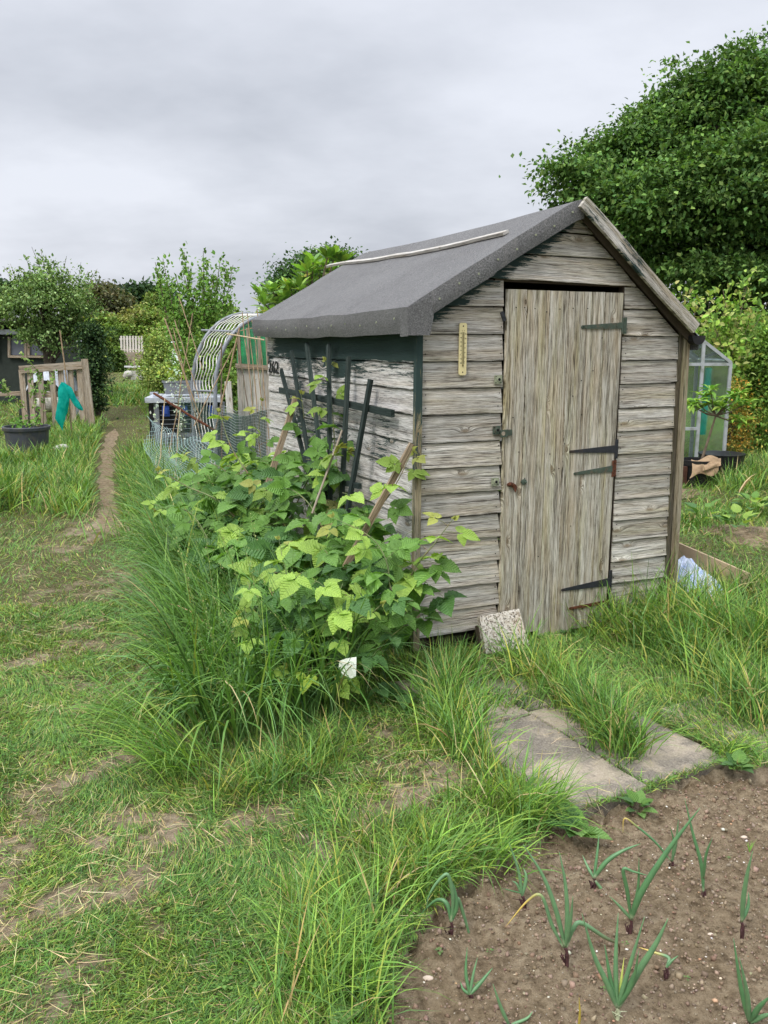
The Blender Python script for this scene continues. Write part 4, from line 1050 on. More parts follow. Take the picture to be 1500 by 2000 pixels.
# ================================================================== BRAMBLES
def leaflet_template():
    R, C = 13, 5; v, uv = [], []
    for i in range(R):
        t = i/(R-1); w = .40*math.sin(math.pi*min(1, t**.72))**.8*(1-.25*t) if 0 < t < 1 else 0.0
        if 0 < i < R-1: w *= (1.1 if i % 2 else .93)
        for j in range(C):
            a = (j-(C-1)/2)/((C-1)/2); x = a*w
            z = abs(a)*w*.28+.02*math.sin(i*math.pi)*abs(a)-.2*t*t+.012*(1 if i % 2 else -1)*(abs(a) > .3)
            v.append((x, t*1.0-(.05 if i % 2 and abs(a) == 1 else 0), z)); uv.append((x, t))
    f = [(i*C+j, i*C+j+1, (i+1)*C+j+1, (i+1)*C+j) for i in range(R-1) for j in range(C-1)]
    return v, [f], uv
LT = leaflet_template()
class Foliage:
    def __init__(s): s.p, s.y, s.z, s.s, s.c = [], [], [], [], []
    def leaf(s, p, y, z, size, c): s.p.append(p); s.y.append(y); s.z.append(z); s.s.append(size); s.c.append(c)
    def compound(s, mb, p, d, size, c, n=3, pet=.07, droop=.3):
        """petiole from p along d, then n leaflets fanned in a plane that faces up and outward"""
        d = nrm(d); d = nrm(A(d[0], d[1], d[2]*.5-.12)); up = nrm(A(0, 0, .85)+rng.normal(0, .2, 3)+.75*A(-.25, -1, 0)*.8); side = np.cross(d, up)
        if np.linalg.norm(side) < .1: side = A(1, 0, 0)
        side = nrm(side); up2 = nrm(np.cross(side, d)); e = p+d*pet
        mb.tube([p, p+d*pet*.5+A(0, 0, .004), e], [.0016, .0013, .001], 4, caps=False)
        angs = {3: [0, 78, -78], 5: [0, 62, -62, 125, -125], 1: [0]}[n]
        for k, a in enumerate(angs):
            a = math.radians(a+rng.normal(0, 8)); dd = nrm(d*math.cos(a)+side*math.sin(a)-A(0, 0, 1)*droop*rng.uniform(.0, .9))
            sz = 1.18*size*(1.08 if k == 0 else .86 if k < 3 else .68)*rng.uniform(.9, 1.1)
            cc = np.clip(np.array(c)*rng.uniform(.85, 1.18), 0, .9)
            s.leaf(e+dd*(.012 if k == 0 else .003), dd, nrm(up2+.25*side*(math.sin(a))+rng.normal(0, .12, 3)), sz, cc)
    def build(s, name, mat, parent, tmpl=LT, **kw):
        return scatter(name, tmpl[0], tmpl[1], np.array(s.p), np.array(s.y), np.array(s.z), np.array(s.s), np.array(s.c), mat, parent, None, tmpl[2] if len(tmpl) > 2 else None, smooth=True, **kw)
BR_M = (.13, .27, .052); BR_D = (.07, .165, .045); BR_Y = (.28, .44, .08); BR_N = (.36, .40, .10); BR_R = (.27, .27, .10)
def spline(pts, n):
    pts = [np.array(p, float) for p in pts]; pts = [2*pts[0]-pts[1]]+pts+[2*pts[-1]-pts[-2]]; out = []
    for i in range(1, len(pts)-2):
        for k in range(n):
            t = k/n; a, b, c, d = pts[i-1:i+3]
            out.append(.5*((2*b)+(c-a)*t+(2*a-5*b+4*c-d)*t*t+(3*b-a-3*c+d)*t**3))
    out.append(pts[-2]); return out
def bramble(label, origin, canes, fillers, group='brambles along the side wall'):
    root = thing('bramble_bush', label, 'bramble', origin, group); fo = Foliage(); pet = MB()
    for (pts, r, size, ncol) in canes:
        line = spline(pts, 7); n = len(line); k = MB()
        k.tube(line, [r*(1-.75*i/n) for i in range(n)], 7)
        for i in range(2, n-2, 2):   # prickles
            d = rng.normal(0, 1, 3); d -= 0; d = nrm(d); k.tube([line[i], line[i]+d*(r+.004)], [.0012, .0003], 3)
        k.build('cane', M['stem'], root, smooth=True)
        L = sum(np.linalg.norm(line[i+1]-line[i]) for i in range(n-1)); nn = max(3, int(L/.085)); ph = rng.uniform(0, 6)
        for j in range(nn):
            f = .18+.82*j/nn; i = min(n-2, int(f*n)); ax = nrm(line[i+1]-line[i]); a = ph+j*2.4
            u = nrm(np.cross(ax, A(.3, .2, 1))); w = np.cross(ax, u); d = nrm(u*math.cos(a)+w*math.sin(a)+ax*.5+A(0, 0, .25)-.35*GV-.2*LV)
            fz = size*(1.05-.55*f**3); c = BR_M if f < .6 else BR_Y if f < .88 else BR_N
            if ncol and f > .7 and rng.random() < .25: c = BR_R
            if rng.random() < .3: c = tuple(np.array(c)*.72)
            fo.compound(pet, line[i], d, fz, c, 3 if rng.random() < .75 else 5, pet=.045+.05*rng.random(), droop=.35)
        tip = line[-1]
        for a in range(6):
            d = nrm(rng.normal(0, .55, 3)+nrm(line[-1]-line[-3])*1.2); fo.leaf(tip+d*.004, d, nrm(rng.normal(0, 1, 3)), size*rng.uniform(.22, .42), np.array(BR_N)*rng.uniform(.9, 1.1))
    for (p, d, size, c, n) in fillers: fo.compound(pet, p, d, size, c, n, pet=.05+.06*rng.random(), droop=rng.uniform(.1, .5))
    pet.build('leaf_stalks', M['stem'], root, kind='stuff'); fo.build('foliage', M['bramble'], root, kind='stuff'); return root
def fill(n, trange, dmax, ztop, zlow=.15):
    out = []
    for i in range(n):
        t = rng.uniform(*trange); d = .06+(dmax-.06)*rng.random()**.9; zt = ztop(t)*(1-.55*(d/dmax)**1.6); z = zlow+(zt-zlow)*(1-.75*rng.random()**2.2)
        p = SH(-d, t, z); dr = nrm(-GV*rng.uniform(.1, 1)-LV*rng.uniform(-.1, 1)+A(0, 0, rng.uniform(-.1, .5))+rng.normal(0, .35, 3))
        r = rng.random(); c = BR_M if r < .5 else BR_D if r < .78 else BR_Y if r < .98 else BR_R
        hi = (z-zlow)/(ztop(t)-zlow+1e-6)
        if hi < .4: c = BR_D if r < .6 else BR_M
        out.append((p, dr, rng.uniform(.075, .125), c, 5 if rng.random() < .25 else 3))
    return out
def hand(lst):
    out = []
    for (u, v, Y, size, c, n) in lst:
        p = P(u, v, Y); d = nrm(A(rng.uniform(-.5, .5), -.75, rng.uniform(-.15, .35))); out.append((p-d*.08, d, size, c, n))
    return out
zt1 = lambda t: .62+.3*math.exp(-((t-.85)/.5)**2)
bramble('leafy bramble spreading from the near corner of the shed across the gable boards', tuple(SH(-.25, -.15, 0)),
    [([P(765, 1260, 4.0), P(800, 1130, 3.95), P(850, 1060, 4.0), P(884, 1015, 4.02)], .005, .085, True),
     ([P(640, 1210, 4.25), P(700, 1050, 4.35), P(765, 960, 4.3), P(806, 880, 4.3)], .0055, .088, True),
     ([P(720, 1290, 3.9), P(760, 1150, 3.85), P(735, 1060, 3.9), P(650, 1010, 4.0)], .005, .08, False),
     ([P(640, 1290, 3.9), P(600, 1200, 3.9), P(560, 1120, 4.0), P(545, 1055, 4.1)], .004, .07, False),
     ([P(700, 1330, 3.8), P(680, 1230, 3.75), P(730, 1195, 3.7), P(745, 1180, 3.66)], .004, .06, True),
     ([P(600, 1350, 3.75), P(560, 1290, 3.65), P(500, 1230, 3.7), P(470, 1200, 3.7)], .0035, .055, False),
     ([P(640, 1350, 3.75), P(620, 1320, 3.6), P(590, 1300, 3.58), P(562, 1300, 3.55)], .0035, .05, False)],
    hand([(845, 1105, 3.98, .12, BR_M, 3), (868, 1160, 4.0, .11, BR_D, 3), (815, 1150, 4.0, .1, BR_M, 3), (830, 1210, 4.0, .085, BR_M, 3), (790, 1045, 4.1, .1, BR_M, 3), (740, 1060, 4.05, .1, BR_M, 5), (700, 1000, 4.2, .095, BR_M, 3), (640, 1000, 4.3, .09, BR_M, 3), (680, 960, 4.4, .09, BR_Y, 3),
          (575, 1243, 3.62, .085, BR_D, 3), (665, 1200, 3.62, .09, BR_Y, 5), (600, 1312, 3.52, .07, (.36, .5, .07), 3), (488, 1238, 3.62, .065, BR_Y, 3), (480, 1200, 3.7, .045, BR_N, 3), (665, 1150, 3.8, .07, (.3, .45, .08), 5), (570, 1160, 3.8, .085, BR_M, 3), (560, 1060, 4.1, .075, BR_Y, 3), (700, 1270, 3.7, .075, BR_M, 3), (640, 1075, 4.0, .08, BR_M, 3), (590, 1140, 3.9, .04, BR_N, 3), (720, 1120, 3.9, .08, BR_M, 5), (780, 1200, 3.95, .085, BR_M, 3), (760, 1110, 3.95, .09, BR_D, 3)])
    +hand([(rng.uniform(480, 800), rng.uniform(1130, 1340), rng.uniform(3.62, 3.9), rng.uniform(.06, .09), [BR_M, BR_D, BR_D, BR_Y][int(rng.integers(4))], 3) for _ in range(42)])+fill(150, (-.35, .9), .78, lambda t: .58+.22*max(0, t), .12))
bramble('tall bramble climbing through the slats of the fan trellis', tuple(SH(-.3, 1.2, 0)),
    [([P(668, 1010, 5.0), P(655, 880, 5.15), P(648, 790, 5.3), P(636, 705, 5.4)], .005, .082, False),
     ([P(600, 990, 5.6), P(598, 880, 5.65), P(594, 820, 5.7), P(588, 770, 5.75)], .0045, .075, False),
     ([P(560, 1030, 5.2), P(600, 940, 5.1), P(640, 890, 5.05), P(680, 880, 5.0)], .005, .095, False),
     ([P(640, 1050, 4.7), P(600, 980, 4.8), P(550, 950, 4.9), P(500, 960, 5.0)], .005, .095, False)],
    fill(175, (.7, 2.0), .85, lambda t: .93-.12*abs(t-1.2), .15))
bramble('bramble with thick dark canes arching over the netting behind the fan trellis', tuple(SH(-.5, 2.2, 0)),
    [([P(575, 1060, 5.4), P(510, 960, 5.6), P(455, 880, 5.8), P(428, 805, 6.0)], .008, .095, False),
     ([P(480, 1030, 5.1), P(420, 975, 5.2), P(365, 950, 5.3), P(312, 918, 5.35)], .007, .08, True),
     ([P(520, 1000, 6.0), P(510, 900, 6.2), P(505, 850, 6.3), P(510, 782, 6.4)], .0045, .075, False),
     ([P(470, 1000, 5.7), P(450, 930, 5.9), P(400, 900, 6.0), P(350, 890, 6.1)], .005, .085, True),
     ([P(420, 1080, 4.9), P(380, 1010, 5.0), P(340, 990, 5.1), P(305, 995, 5.1)], .004, .06, False)],
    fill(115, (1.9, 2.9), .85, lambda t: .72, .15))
# the one leaf that shows its white underside
lf = MB(); p0 = P(680, 1305, 3.5)
pts = [P(u, v, 3.5+dy) for u, v, dy in ((663, 1291, .0), (676, 1286, .0), (696, 1283, .02), (696, 1300, .0), (695, 1322, -.02), (686, 1325, -.02), (670, 1318, -.02), (661, 1306, -.01))]
ctr = P(684, 1303, 3.485); vs = [ctr]+pts; lf.add(vs, [(0, i, i % 8+1) for i in range(1, 9)], None)
o = lf.build('upturned_leaf', simple('white_leaf_underside', (.72, .76, .64), .7, .06, 40, bump=.4), None, tuple(ctr))
props(o, 'single pale white upturned leaf low at the front of the brambles', 'leaf')
# ================================================================== ONIONS
def zp(x, y): return 750+x/2, 1550+y/2
ON = [
 ((258, 590), (262, 500), [[(262, 500), (270, 420), (262, 360), (245, 315), (205, 350), (175, 400), (165, 450)], [(262, 500), (250, 440), (225, 415), (190, 425), (140, 475)], [(262, 500), (282, 440), (272, 370), (250, 318)], [(266, 490), (285, 410), (310, 470), (335, 560), (350, 640)]], [.007, .008, .009, .007], 'onion plant with long folded drooping leaves, nearest the grass edge'),
 ((545, 470), (540, 400), [[(540, 400), (525, 300), (488, 190)], [(540, 400), (555, 330), (545, 290)], [(540, 400), (520, 355), (500, 340)], [(540, 390), (500, 380), (460, 370)]], [.006, .007, .005, .003], 'short thin onion plant beside the grass overhang'),
 ((711, 705), (708, 600), [[(708, 600), (670, 450), (620, 320), (543, 198)], [(708, 600), (716, 480), (708, 350), (685, 228)], [(708, 600), (728, 500), (738, 400)], [(700, 600), (655, 510), (615, 400), (560, 420), (475, 520)], [(712, 600), (738, 530), (770, 505), (860, 560), (915, 590), (918, 635)]], [.008, .008, .007, .0065, .008], 'upright onion plant with one leaf bent down yellow'),
 ((815, 400), (820, 330), [[(820, 330), (832, 240), (840, 160)], [(820, 330), (870, 265), (930, 225), (1003, 195)], [(820, 330), (795, 285), (775, 240)], [(820, 335), (860, 385), (900, 420), (955, 482)]], [.006, .009, .006, .007], 'onion plant with a blue green leaf stretched sideways towards the slab'),
 ((955, 570), (965, 490), [[(965, 490), (1005, 385), (1110, 220), (1235, 55)], [(965, 490), (950, 380), (935, 297), (975, 305), (1030, 320)], [(965, 490), (992, 370), (996, 250)], [(965, 490), (925, 445), (880, 400)]], [.012, .007, .006, .006], 'onion plant with one very long thick leaf pointing up right'),
 ((1120, 298), (1125, 265), [[(1125, 265), (1142, 180), (1150, 100)], [(1125, 265), (1132, 190), (1118, 130)], [(1120, 262), (1060, 190), (990, 130), (940, 97), (933, 155)]], [.007, .005, .005], 'small onion plant with a yellow hooked leaf tip near the slab edge'),
 ((1247, 432), (1248, 380), [[(1248, 385), (1240, 280), (1205, 150), (1175, 20)], [(1248, 330), (1258, 240), (1283, 172)]], [.0075, .006], 'tall two leaved onion plant right of the hooked one'),
 ((1393, 595), (1397, 500), [[(1397, 500), (1405, 400), (1420, 310), (1440, 225)], [(1397, 500), (1422, 440), (1424, 385)]], [.009, .007], 'single upright onion plant nearest the right edge'),
 ((907, 905), (910, 835), [[(910, 835), (870, 740), (820, 630), (773, 468)], [(910, 835), (885, 730), (862, 590)], [(910, 835), (905, 650), (915, 465)], [(912, 835), (955, 690), (1018, 480)], [(915, 835), (990, 700), (1060, 590), (1110, 488)], [(912, 830), (925, 740), (938, 640)], [(914, 832), (970, 740), (996, 612)]], [.009, .008, .008, .008, .011, .005, .007], 'largest many leaved onion plant at the bottom of the bed'),
 ((1097, 742), (1103, 680), [[(1103, 680), (1112, 642), (1060, 622), (995, 600)], [(1103, 680), (1122, 655), (1150, 632)]], [.006, .005], 'stunted onion plant with a yellowing folded leaf beside the largest one'),
 ((337, 828), (335, 785), [[(335, 785), (320, 700), (325, 600)], [(335, 785), (348, 710), (365, 640)], [(335, 785), (380, 735), (425, 680)], [(335, 785), (310, 765), (298, 735)]], [.006, .005, .007, .005], 'small spreading onion plant low in the left of the bed'),
 ((1432, 930), (1428, 895), [[(1428, 895), (1395, 760), (1365, 565)], [(1428, 895), (1418, 780), (1388, 640)], [(1430, 890), (1465, 835), (1510, 790)], [(1430, 895), (1480, 870), (1530, 855)]], [.008, .008, .009, .008], 'onion plant cut by the bottom right corner of the picture'),
 ((490, 935), (488, 905), [[(488, 905), (455, 830), (425, 742)], [(490, 905), (555, 880), (582, 850)]], [.006, .005], 'onion plant peeking in at the bottom edge left of the yellow shoot'),
 ((760, 935), (760, 915), [[(760, 915), (765, 860), (762, 795)]], [.004], 'lone yellow onion shoot at the bottom edge')]
for i, (b, nk, leaves, rad, lab) in enumerate(ON):
    p = G(*zp(*b), -.045); p[2] = bedz(p[0], p[1])+.0; Y = p[1]
    t = thing('onion_plant', lab, 'onion', tuple(p), 'onions growing in the soil bed')
    n = P(*zp(*nk), Y); yel = i == 13
    k = MB(); k.tube(spline([p-A(0, 0, .02), (p+n)/2+A(.004, 0, 0), n], 4), [.0055, .006, .005, .005, .0045, .004, .004, .004, .0045], 8)
    for j in range(4): k.tube([p+A(rng.normal(0, .004), rng.normal(0, .004), -.01), (p*.5+n*.5)+A(rng.normal(0, .007), rng.normal(0, .007), 0), (p*.35+n*.65)+A(rng.normal(0, .01), rng.normal(0, .008), 0)], [.002, .002, .0006], 4)
    if i not in (8, 13): k.build('neck', M['onionstem'], t, smooth=True)
    else: k.build('neck', simple('pale_neck', (.42, .45, .28), .6), t, smooth=True)
    for li_, (lv, r) in enumerate(zip(leaves, rad)):
        off = rng.uniform(-.05, .05); m = len(lv); pts = [P(*zp(*q_), Y+off*(j/(m-1))) for j, q_ in enumerate(lv)]
        ln = spline(pts, 8); q = len(ln); sharp = .0
        c0 = A(.085, .2, .085) if rng.random() < .5 else A(.12, .24, .115); c1 = c0*1.1
        if (i == 2 and li_ == 3) or (i == 5 and li_ == 2) or (i == 9 and li_ == 0): c1 = A(.6, .45, .12)
        if i == 2 and li_ == 4: c1 = A(.09, .055, .03)
        if i == 8 and li_ == 5: c0 = A(.4, .5, .12); c1 = A(.5, .55, .14)
        if yel: c0 = c1 = A(.6, .48, .08)
        k = MB(); rr = [r*.82*(.55+.45*min(1, j/(q*.22)))*(1-(j/(q-1))**2.4*.93) for j in range(q)]
        k.tube(ln, rr, 8); cc = []
        per = 8
        for j in range(q):
            f = j/(q-1); w = max(0, (f-.45)/.35) if np.abs(c1-c0).sum() > .15 else f; w = min(1, w)
            b_ = A(.4, .46, .3) if f < .06 else None
            cj = c0*(1-w)+c1*w; cj = cj if b_ is None else cj*.5+b_*.5
            cc += [tuple(cj*rng.uniform(.95, 1.05))]*per
        k.c = cc; k.build('leaf', onion_mat if 'onion_mat' in globals() else globals().setdefault('onion_mat', foliage('onion_leaf', .08, .5, rough=.42)), t, smooth=True, col=True)
# ================================================================== small plants and litter
def rosette(name, lab, cat, p, n, size, cols, tilt=.5, tm=LT, group=None, stem=.02, seed=0):
    f = Foliage(); root = p
    for i in range(n):
        a = i*2.4+rng.normal(0, .2); e = rng.uniform(.2, 1.0)*tilt; d = nrm(A(math.cos(a), math.sin(a), e)); up = nrm(A(-math.cos(a)*e, -math.sin(a)*e, 1))
        f.leaf(np.array(p)+d*stem+A(0, 0, stem*rng.random()), d, up, size*rng.uniform(.6, 1.15), np.array(cols[i % len(cols)])*rng.uniform(.85, 1.15))
    o = scatter(name, tm[0], tm[1], np.array(f.p), np.array(f.y), np.array(f.z), np.array(f.s), np.array(f.c), M['bramble'], None, tuple(p), tm[2] if len(tm) > 2 else None, smooth=True)
    return props(o, lab, cat, group)
def gp(u, v, z=0.0): p = G(u, v, z); return p
for (u, v, n, s, lab) in ((1246, 1575, 14, .055, 'leafy groundsel weed at the front edge of the right slab'), (1125, 1632, 8, .1, 'broad leaved dock under the grass at the slab corner'), (1440, 1512, 14, .065, 'dandelion leaves at the far end of the slab edge'), (1105, 1235, 10, .06, 'broad leaved weed against the foot of the door'), (690, 1950, 4, .13, 'long dock leaf in the grass beside the bed')):
    p = gp(u, v); p[2] = float(hgt(p[0], p[1])) if v != 1575 else -.02
    rosette('weed', lab, 'weed', p, n, s, [BR_M, BR_D, (.14, .27, .07)], .9)
for k_, (u, v, n, s, lab) in enumerate(((857, 1886, 6, .014, 'cluster of seedling weeds at the lower left of the bed'), (956, 1868, 5, .009, 'tiny seedling weed between the two left onions'), (1220, 1855, 4, .008, 'tiny seedling weed beside the long leaved onion'), (1340, 1920, 4, .008, 'tiny seedling weed right of the stunted onion'), (1420, 1682, 4, .009, 'tiny seedling weed near the right edge of the bed'), (933, 1936, 4, .009, 'tiny seedling weed beside the small spreading onion'), (1176, 1950, 4, .008, 'tiny seedling weed just left of the largest onion'))):
    p = gp(u, v, -.04); p[2] = bedz(p[0], p[1])+.004
    rosette('seedling', lab, 'seedling', p, n, s, [(.16, .28, .1), (.22, .34, .12)], .5, stem=.004, group='seedlings in the soil bed')
p = gp(1464, 1662, -.04); p[2] = bedz(p[0], p[1])
o = blades('grass_seedling', np.tile(p, (9, 1)), rng.uniform(.03, .06, 9), np.full(9, .003), rng.uniform(0, 6, 9), np.full(9, .1), np.full(9, .5), pal(9, [FRESH]), M['grass'], 3, loc=tuple(p)); props(o, 'small grass seedling near the right edge of the soil bed', 'seedling')
for (u, v, w_, lab) in ((836, 1920, .016, 'pale pink flat stone at the left of the bed'), (1144, 1620, .012, 'rounded tan stone below the slab edge'), (1453, 1637, .012, 'pale stone near the grass seedling'), (1387, 1836, .009, 'small white stone in the middle right of the bed')):
    p = gp(u, v, -.04); p[2] = bedz(p[0], p[1])+.003; k = MB()
    prof = [(0.0, .55), (.5, .45), (.85, .2), (1, 0), (.85, -.3), (0, -.4)]
    k.lathe(p, [(r_*w_+1e-5, z_*w_*.8) for r_, z_ in prof], 12)
    k.v = [tuple(p+(np.array(x)-p)*A(1, .55, 1)) for x in k.v]
    props(k.build('stone', simple('pale_pebble', (.55, .45, .36), .8, .15, 60), None, tuple(p), smooth=True), lab, 'stone', 'larger stones on the soil bed')
for (u, v, Y, lab) in ((1431, 1117, 5.9, 'fluffy white dandelion clock in the grass right of the shed'), (1244, 1197, 4.75, 'fluffy white dandelion clock close to the door hinges')):
    c0 = P(u, v, Y); t = thing('dandelion_clock', lab, 'dandelion', (c0[0], c0[1], 0))
    k = MB(); k.tube([A(c0[0]-.02, c0[1], 0), A(c0[0]-.005, c0[1], c0[2]*.5), c0], .002, 5); k.build('stem', M['stem'], t)
    n = 170; d = rdir(n); scatter('seed_head', *T_RH, np.tile(c0, (n, 1))+d*.008, d, rdir(n), np.full(n, .016), np.full((n, 3), .75), M['leaf'], t)
# strawberry leaves right
for (u, v, lab) in ((1470, 1010, 'strawberry plant with dark leaves at the right edge, upper'), (1440, 1050, 'strawberry plant with bright leaves on bare soil right of the shed'), (1370, 1030, 'young strawberry plant in the grass right of the shed')):
    p = GT(u, v); rosette('strawberry_plant', lab, 'strawberry plant', p+A(0, 0, .04), 16 if u > 1400 else 7, .12, [BR_M, BR_D, BR_Y], 1.2, group='strawberry plants beside the greenhouse', stem=.1)
# mole-like heap of clods
def heap(name, lab, cat, p, r, h, n):
    th_ = np.linspace(0, 2*math.pi, 28, endpoint=False); vs = [tuple(p+A(0, 0, h))]; fs = []
    for i in range(1, 9):
        f = i/8
        for a in th_:
            rr = r*f*(1+.25*math.sin(a*3+1)+.1*math.sin(a*7)); z = h*(1-f**1.6)+h*.45*(float(vnoise(math.cos(a)*rr*30, math.sin(a)*rr*30, 1))-.5)*(1-f*.5)
            vs.append((p[0]+rr*math.cos(a), p[1]+rr*math.sin(a), p[2]+z))
    for j in range(28): fs.append((0, 1+j, 1+(j+1) % 28))
    for i in range(7):
        for j in range(28): a = 1+i*28+j; b = 1+i*28+(j+1) % 28; fs.append((a, a+28, b+28, b))
    k = MB(); k.add(vs, fs); return props(k.build(name, M['soil'], None, tuple(p), smooth=True), lab, cat)
heap('earth_heap', 'heap of dry crumbly earth in the grass right of the slabs', 'soil heap', GT(1400, 1275), .09, .08, 0)
heap('earth_patch', 'low bank of bare earth around the strawberry plants', 'soil heap', GT(1465, 1045), .4, .06, 0)
# plastic bag and cardboard beside the shed
pb = GT(1335, 1170); k = MB()
def crump(a, b): 
    x = (a-.5)*.34; y = (b-.5)*.5; r = max(abs(a-.5), abs(b-.5))*2
    z = .2*(1-r**3)*(.55+.9*float(fbm(a*3, b*3, 1.6, 3, 71)))-.0
    return pb+GV*x+LV*y+A(0, 0, z+.0)
grid(k, crump, 26, 30)
props(k.build('plastic_bag', simple('white_blue_plastic', (.6, .66, .78), .35, .2, 14, bump=.6, dirt=(.2, .33, .65), dscale=11), None, tuple(pb), smooth=False), 'crumpled white and pale blue plastic bag lying beside the right wall', 'plastic bag')
k = MB(); k.bar(pb+GV*.2-LV*.3+A(0, 0, .1), pb+GV*.22+LV*.35+A(0, 0, .15), .02, .24, up=(.1, 0, 1)); k.bar(pb+GV*.22+LV*.37+A(0, 0, .17), pb-GV*.2+LV*.4+A(0, 0, .17), .02, .24, up=(0, 0, 1))
props(k.build('cardboard_box', M['tan'], None, tuple(pb+GV*.2)), 'tan cardboard side of an open box behind the plastic bag', 'box')
# ================================================================== MIDDLE DISTANCE, LEFT OF THE SHED
def gz(p): return float(zg(p[0], p[1]))
def onY(u, v, Y): return P(u, v, Y)
def base(u, Y): 
    x = (u-750)/1763.0*Y; return A(x, Y, float(zg(x, Y)))
# grey folding crate with black openings
Yc = 11.0; b0 = base(294, Yc-.05); hC = .80; wC = .86
ex = nrm(A(1, .12, 0)); ey = nrm(A(-.32, 1, 0)); dC = .75
cr = thing('folding_crate', 'grey plastic folding crate with blue clips and dark grilles standing by the path', 'crate', tuple(b0))
def Cb(x, y, z): return b0+ex*x+ey*y+A(0, 0, z)
k = MB()
for (x, y) in ((.03, .03), (wC-.03, .03), (.03, dC-.03), (wC-.03, dC-.03)): k.bar(Cb(x, y, .0), Cb(x, y, hC-.06), .06, .06, up=ey)
for y in (.03, dC-.03):
    k.bar(Cb(.06, y, .33), Cb(wC-.06, y, .33), .04, .05); k.bar(Cb(.06, y, .2), Cb(wC-.06, y, .2), .02, .25); k.bar(Cb(.06, y, .05), Cb(wC-.06, y, .05), .04, .06)
for x in (.03, wC-.03):
    k.bar(Cb(x, .06, .30), Cb(x, dC-.06, .30), .04, .05); k.bar(Cb(x, .06, .05), Cb(x, dC-.06, .05), .04, .06)
    for i in range(12): k.bar(Cb(x, .08+i*(dC-.16)/11, .05), Cb(x, .08+i*(dC-.16)/11, .3), .03, .018, up=ey)
for i in range(11): k.bar(Cb(.06+i*.073, .0, .05), Cb(.06+i*.073, .0, .33), .03, .04, up=ey)
k.build('frame', M['greyplastic'], cr)
k = MB(); k.bar(Cb(-.03, dC/2, hC-.03), Cb(wC+.03, dC/2, hC-.03), dC+.08, .06); k.bar(Cb(0, .03, hC+.012), Cb(.1, .03, hC+.012), .08, .03); k.bar(Cb(0, dC-.05, hC+.012), Cb(.1, dC-.05, hC+.012), .08, .03)
k.build('lid', M['palegrey'], cr)
k = MB(); k.bar(Cb(.0, dC/2, hC/2), Cb(wC-.02, dC/2, hC/2), dC-.12, hC-.16); k.build('shade_block', M['blackplastic'], cr)  # solid black block stands in for the shade inside the crate
for i in range(7):
    k = MB(); k.bar(Cb(.07, .012, .36+i*.056), Cb(.5, .012, .36+i*.056), .006, .006); k.build('grille_wire', M['greysteel'], cr)
for x in (.14, .36, .7):
    k = MB(); k.bar(Cb(x, .0, .57), Cb(x, .0, .70), .085, .03, up=ey); k.bar(Cb(x, -.02, .6), Cb(x, -.02, .67), .04, .02, up=ey); k.build('clip', M['blue'], cr)
# trough planter on the crate
p0 = Cb(.37, .2, hC+.032); pl_ = thing('trough_planter', 'grey plastic trough planter with a yellow green plant standing on the crate', 'planter', tuple(p0))
k = MB(); L_, W_, H_ = .46, .2, .16
for (z0_, z1_, a, b) in ((0, H_, .9, 1.0), (H_-.02, H_+.005, 1.05, 1.05)):
    lo = [p0+ex*sx*L_/2*a+ey*sy*W_/2*a+A(0, 0, z0_) for sx, sy in ((-1, -1), (1, -1), (1, 1), (-1, 1))]; hi = [p0+ex*sx*L_/2*b+ey*sy*W_/2*b+A(0, 0, z1_) for sx, sy in ((-1, -1), (1, -1), (1, 1), (-1, 1))]
    k.add(lo+hi, [(0, 1, 5, 4), (1, 2, 6, 5), (2, 3, 7, 6), (3, 0, 4, 7), (3, 2, 1, 0)])
k.build('trough', M['greyplastic'], pl_)
k = MB(); k.poly([p0+ex*sx*L_/2*.95+ey*sy*W_/2*.95+A(0, 0, H_-.02) for sx, sy in ((-1, -1), (1, -1), (1, 1), (-1, 1))], (0, 0, 1), .01); k.build('compost', M['inside'], pl_)
n = 130; q0 = p0+A(-.12, 0, H_+.06); scatter('plant', *T_LEAF, q0+rng.normal(0, 1, (n, 3))*A(.07, .05, .045), rdir(n)+A(0, 0, .6), rdir(n)+A(0, -.5, 1), rng.uniform(.03, .06, n), pal(n, [(.35, .42, .08), (.2, .32, .06)]), M['leaf'], pl_, kind='stuff')
# arch of grey tube with wavy white wire
YA = 9.0
arch = thing('garden_arch', 'grey tubular garden arch with wavy white wire infill behind the shed', 'arch', tuple(base(415, YA)))
def hoop(u0, Y0, width=1.25):
    lft = base(u0, Y0); pts = []
    top = P(u0, 622, Y0+.25)[2]; sp = P(u0, 790, Y0)[2]
    for z in np.linspace(0, sp, 6): pts.append(lft+A(0, 0, z-lft[2]*0))
    for i in range(1, 25):
        a = math.pi*i/24; pts.append(lft+GV*(width/2)*(1-math.cos(a))+A(0, 0, sp-0+(top-sp)*math.sin(a)**.85))
    rg = lft+GV*width
    for z in np.linspace(sp, 0, 6)[1:]: pts.append(rg+A(0, 0, z))
    return pts
h1 = hoop(416, YA); h2 = hoop(371, YA+.62)
for h in (h1, h2):
    k = MB(); k.tube(h, .021, 8); k.build('hoop', M['greysteel'], arch, smooth=True)
def between(f, g):   # f along the hoop 0..1, g from near hoop to far hoop
    m = len(h1)-1; x = f*m; i = min(m-1, int(x)); r = x-i
    return (h1[i]*(1-r)+h1[i+1]*r)*(1-g)+(h2[i]*(1-r)+h2[i+1]*r)*g
for w_ in range(7):
    g0 = .1+.8*w_/6; pts = []
    for i in range(121):
        f = .04+.78*i/120; pts.append(between(f, g0+.045*math.sin(i*.62+w_*.15)))
    k = MB(); k.tube(pts, .0048, 5); k.build('wavy_wire', M['whitewire'], arch, smooth=True)
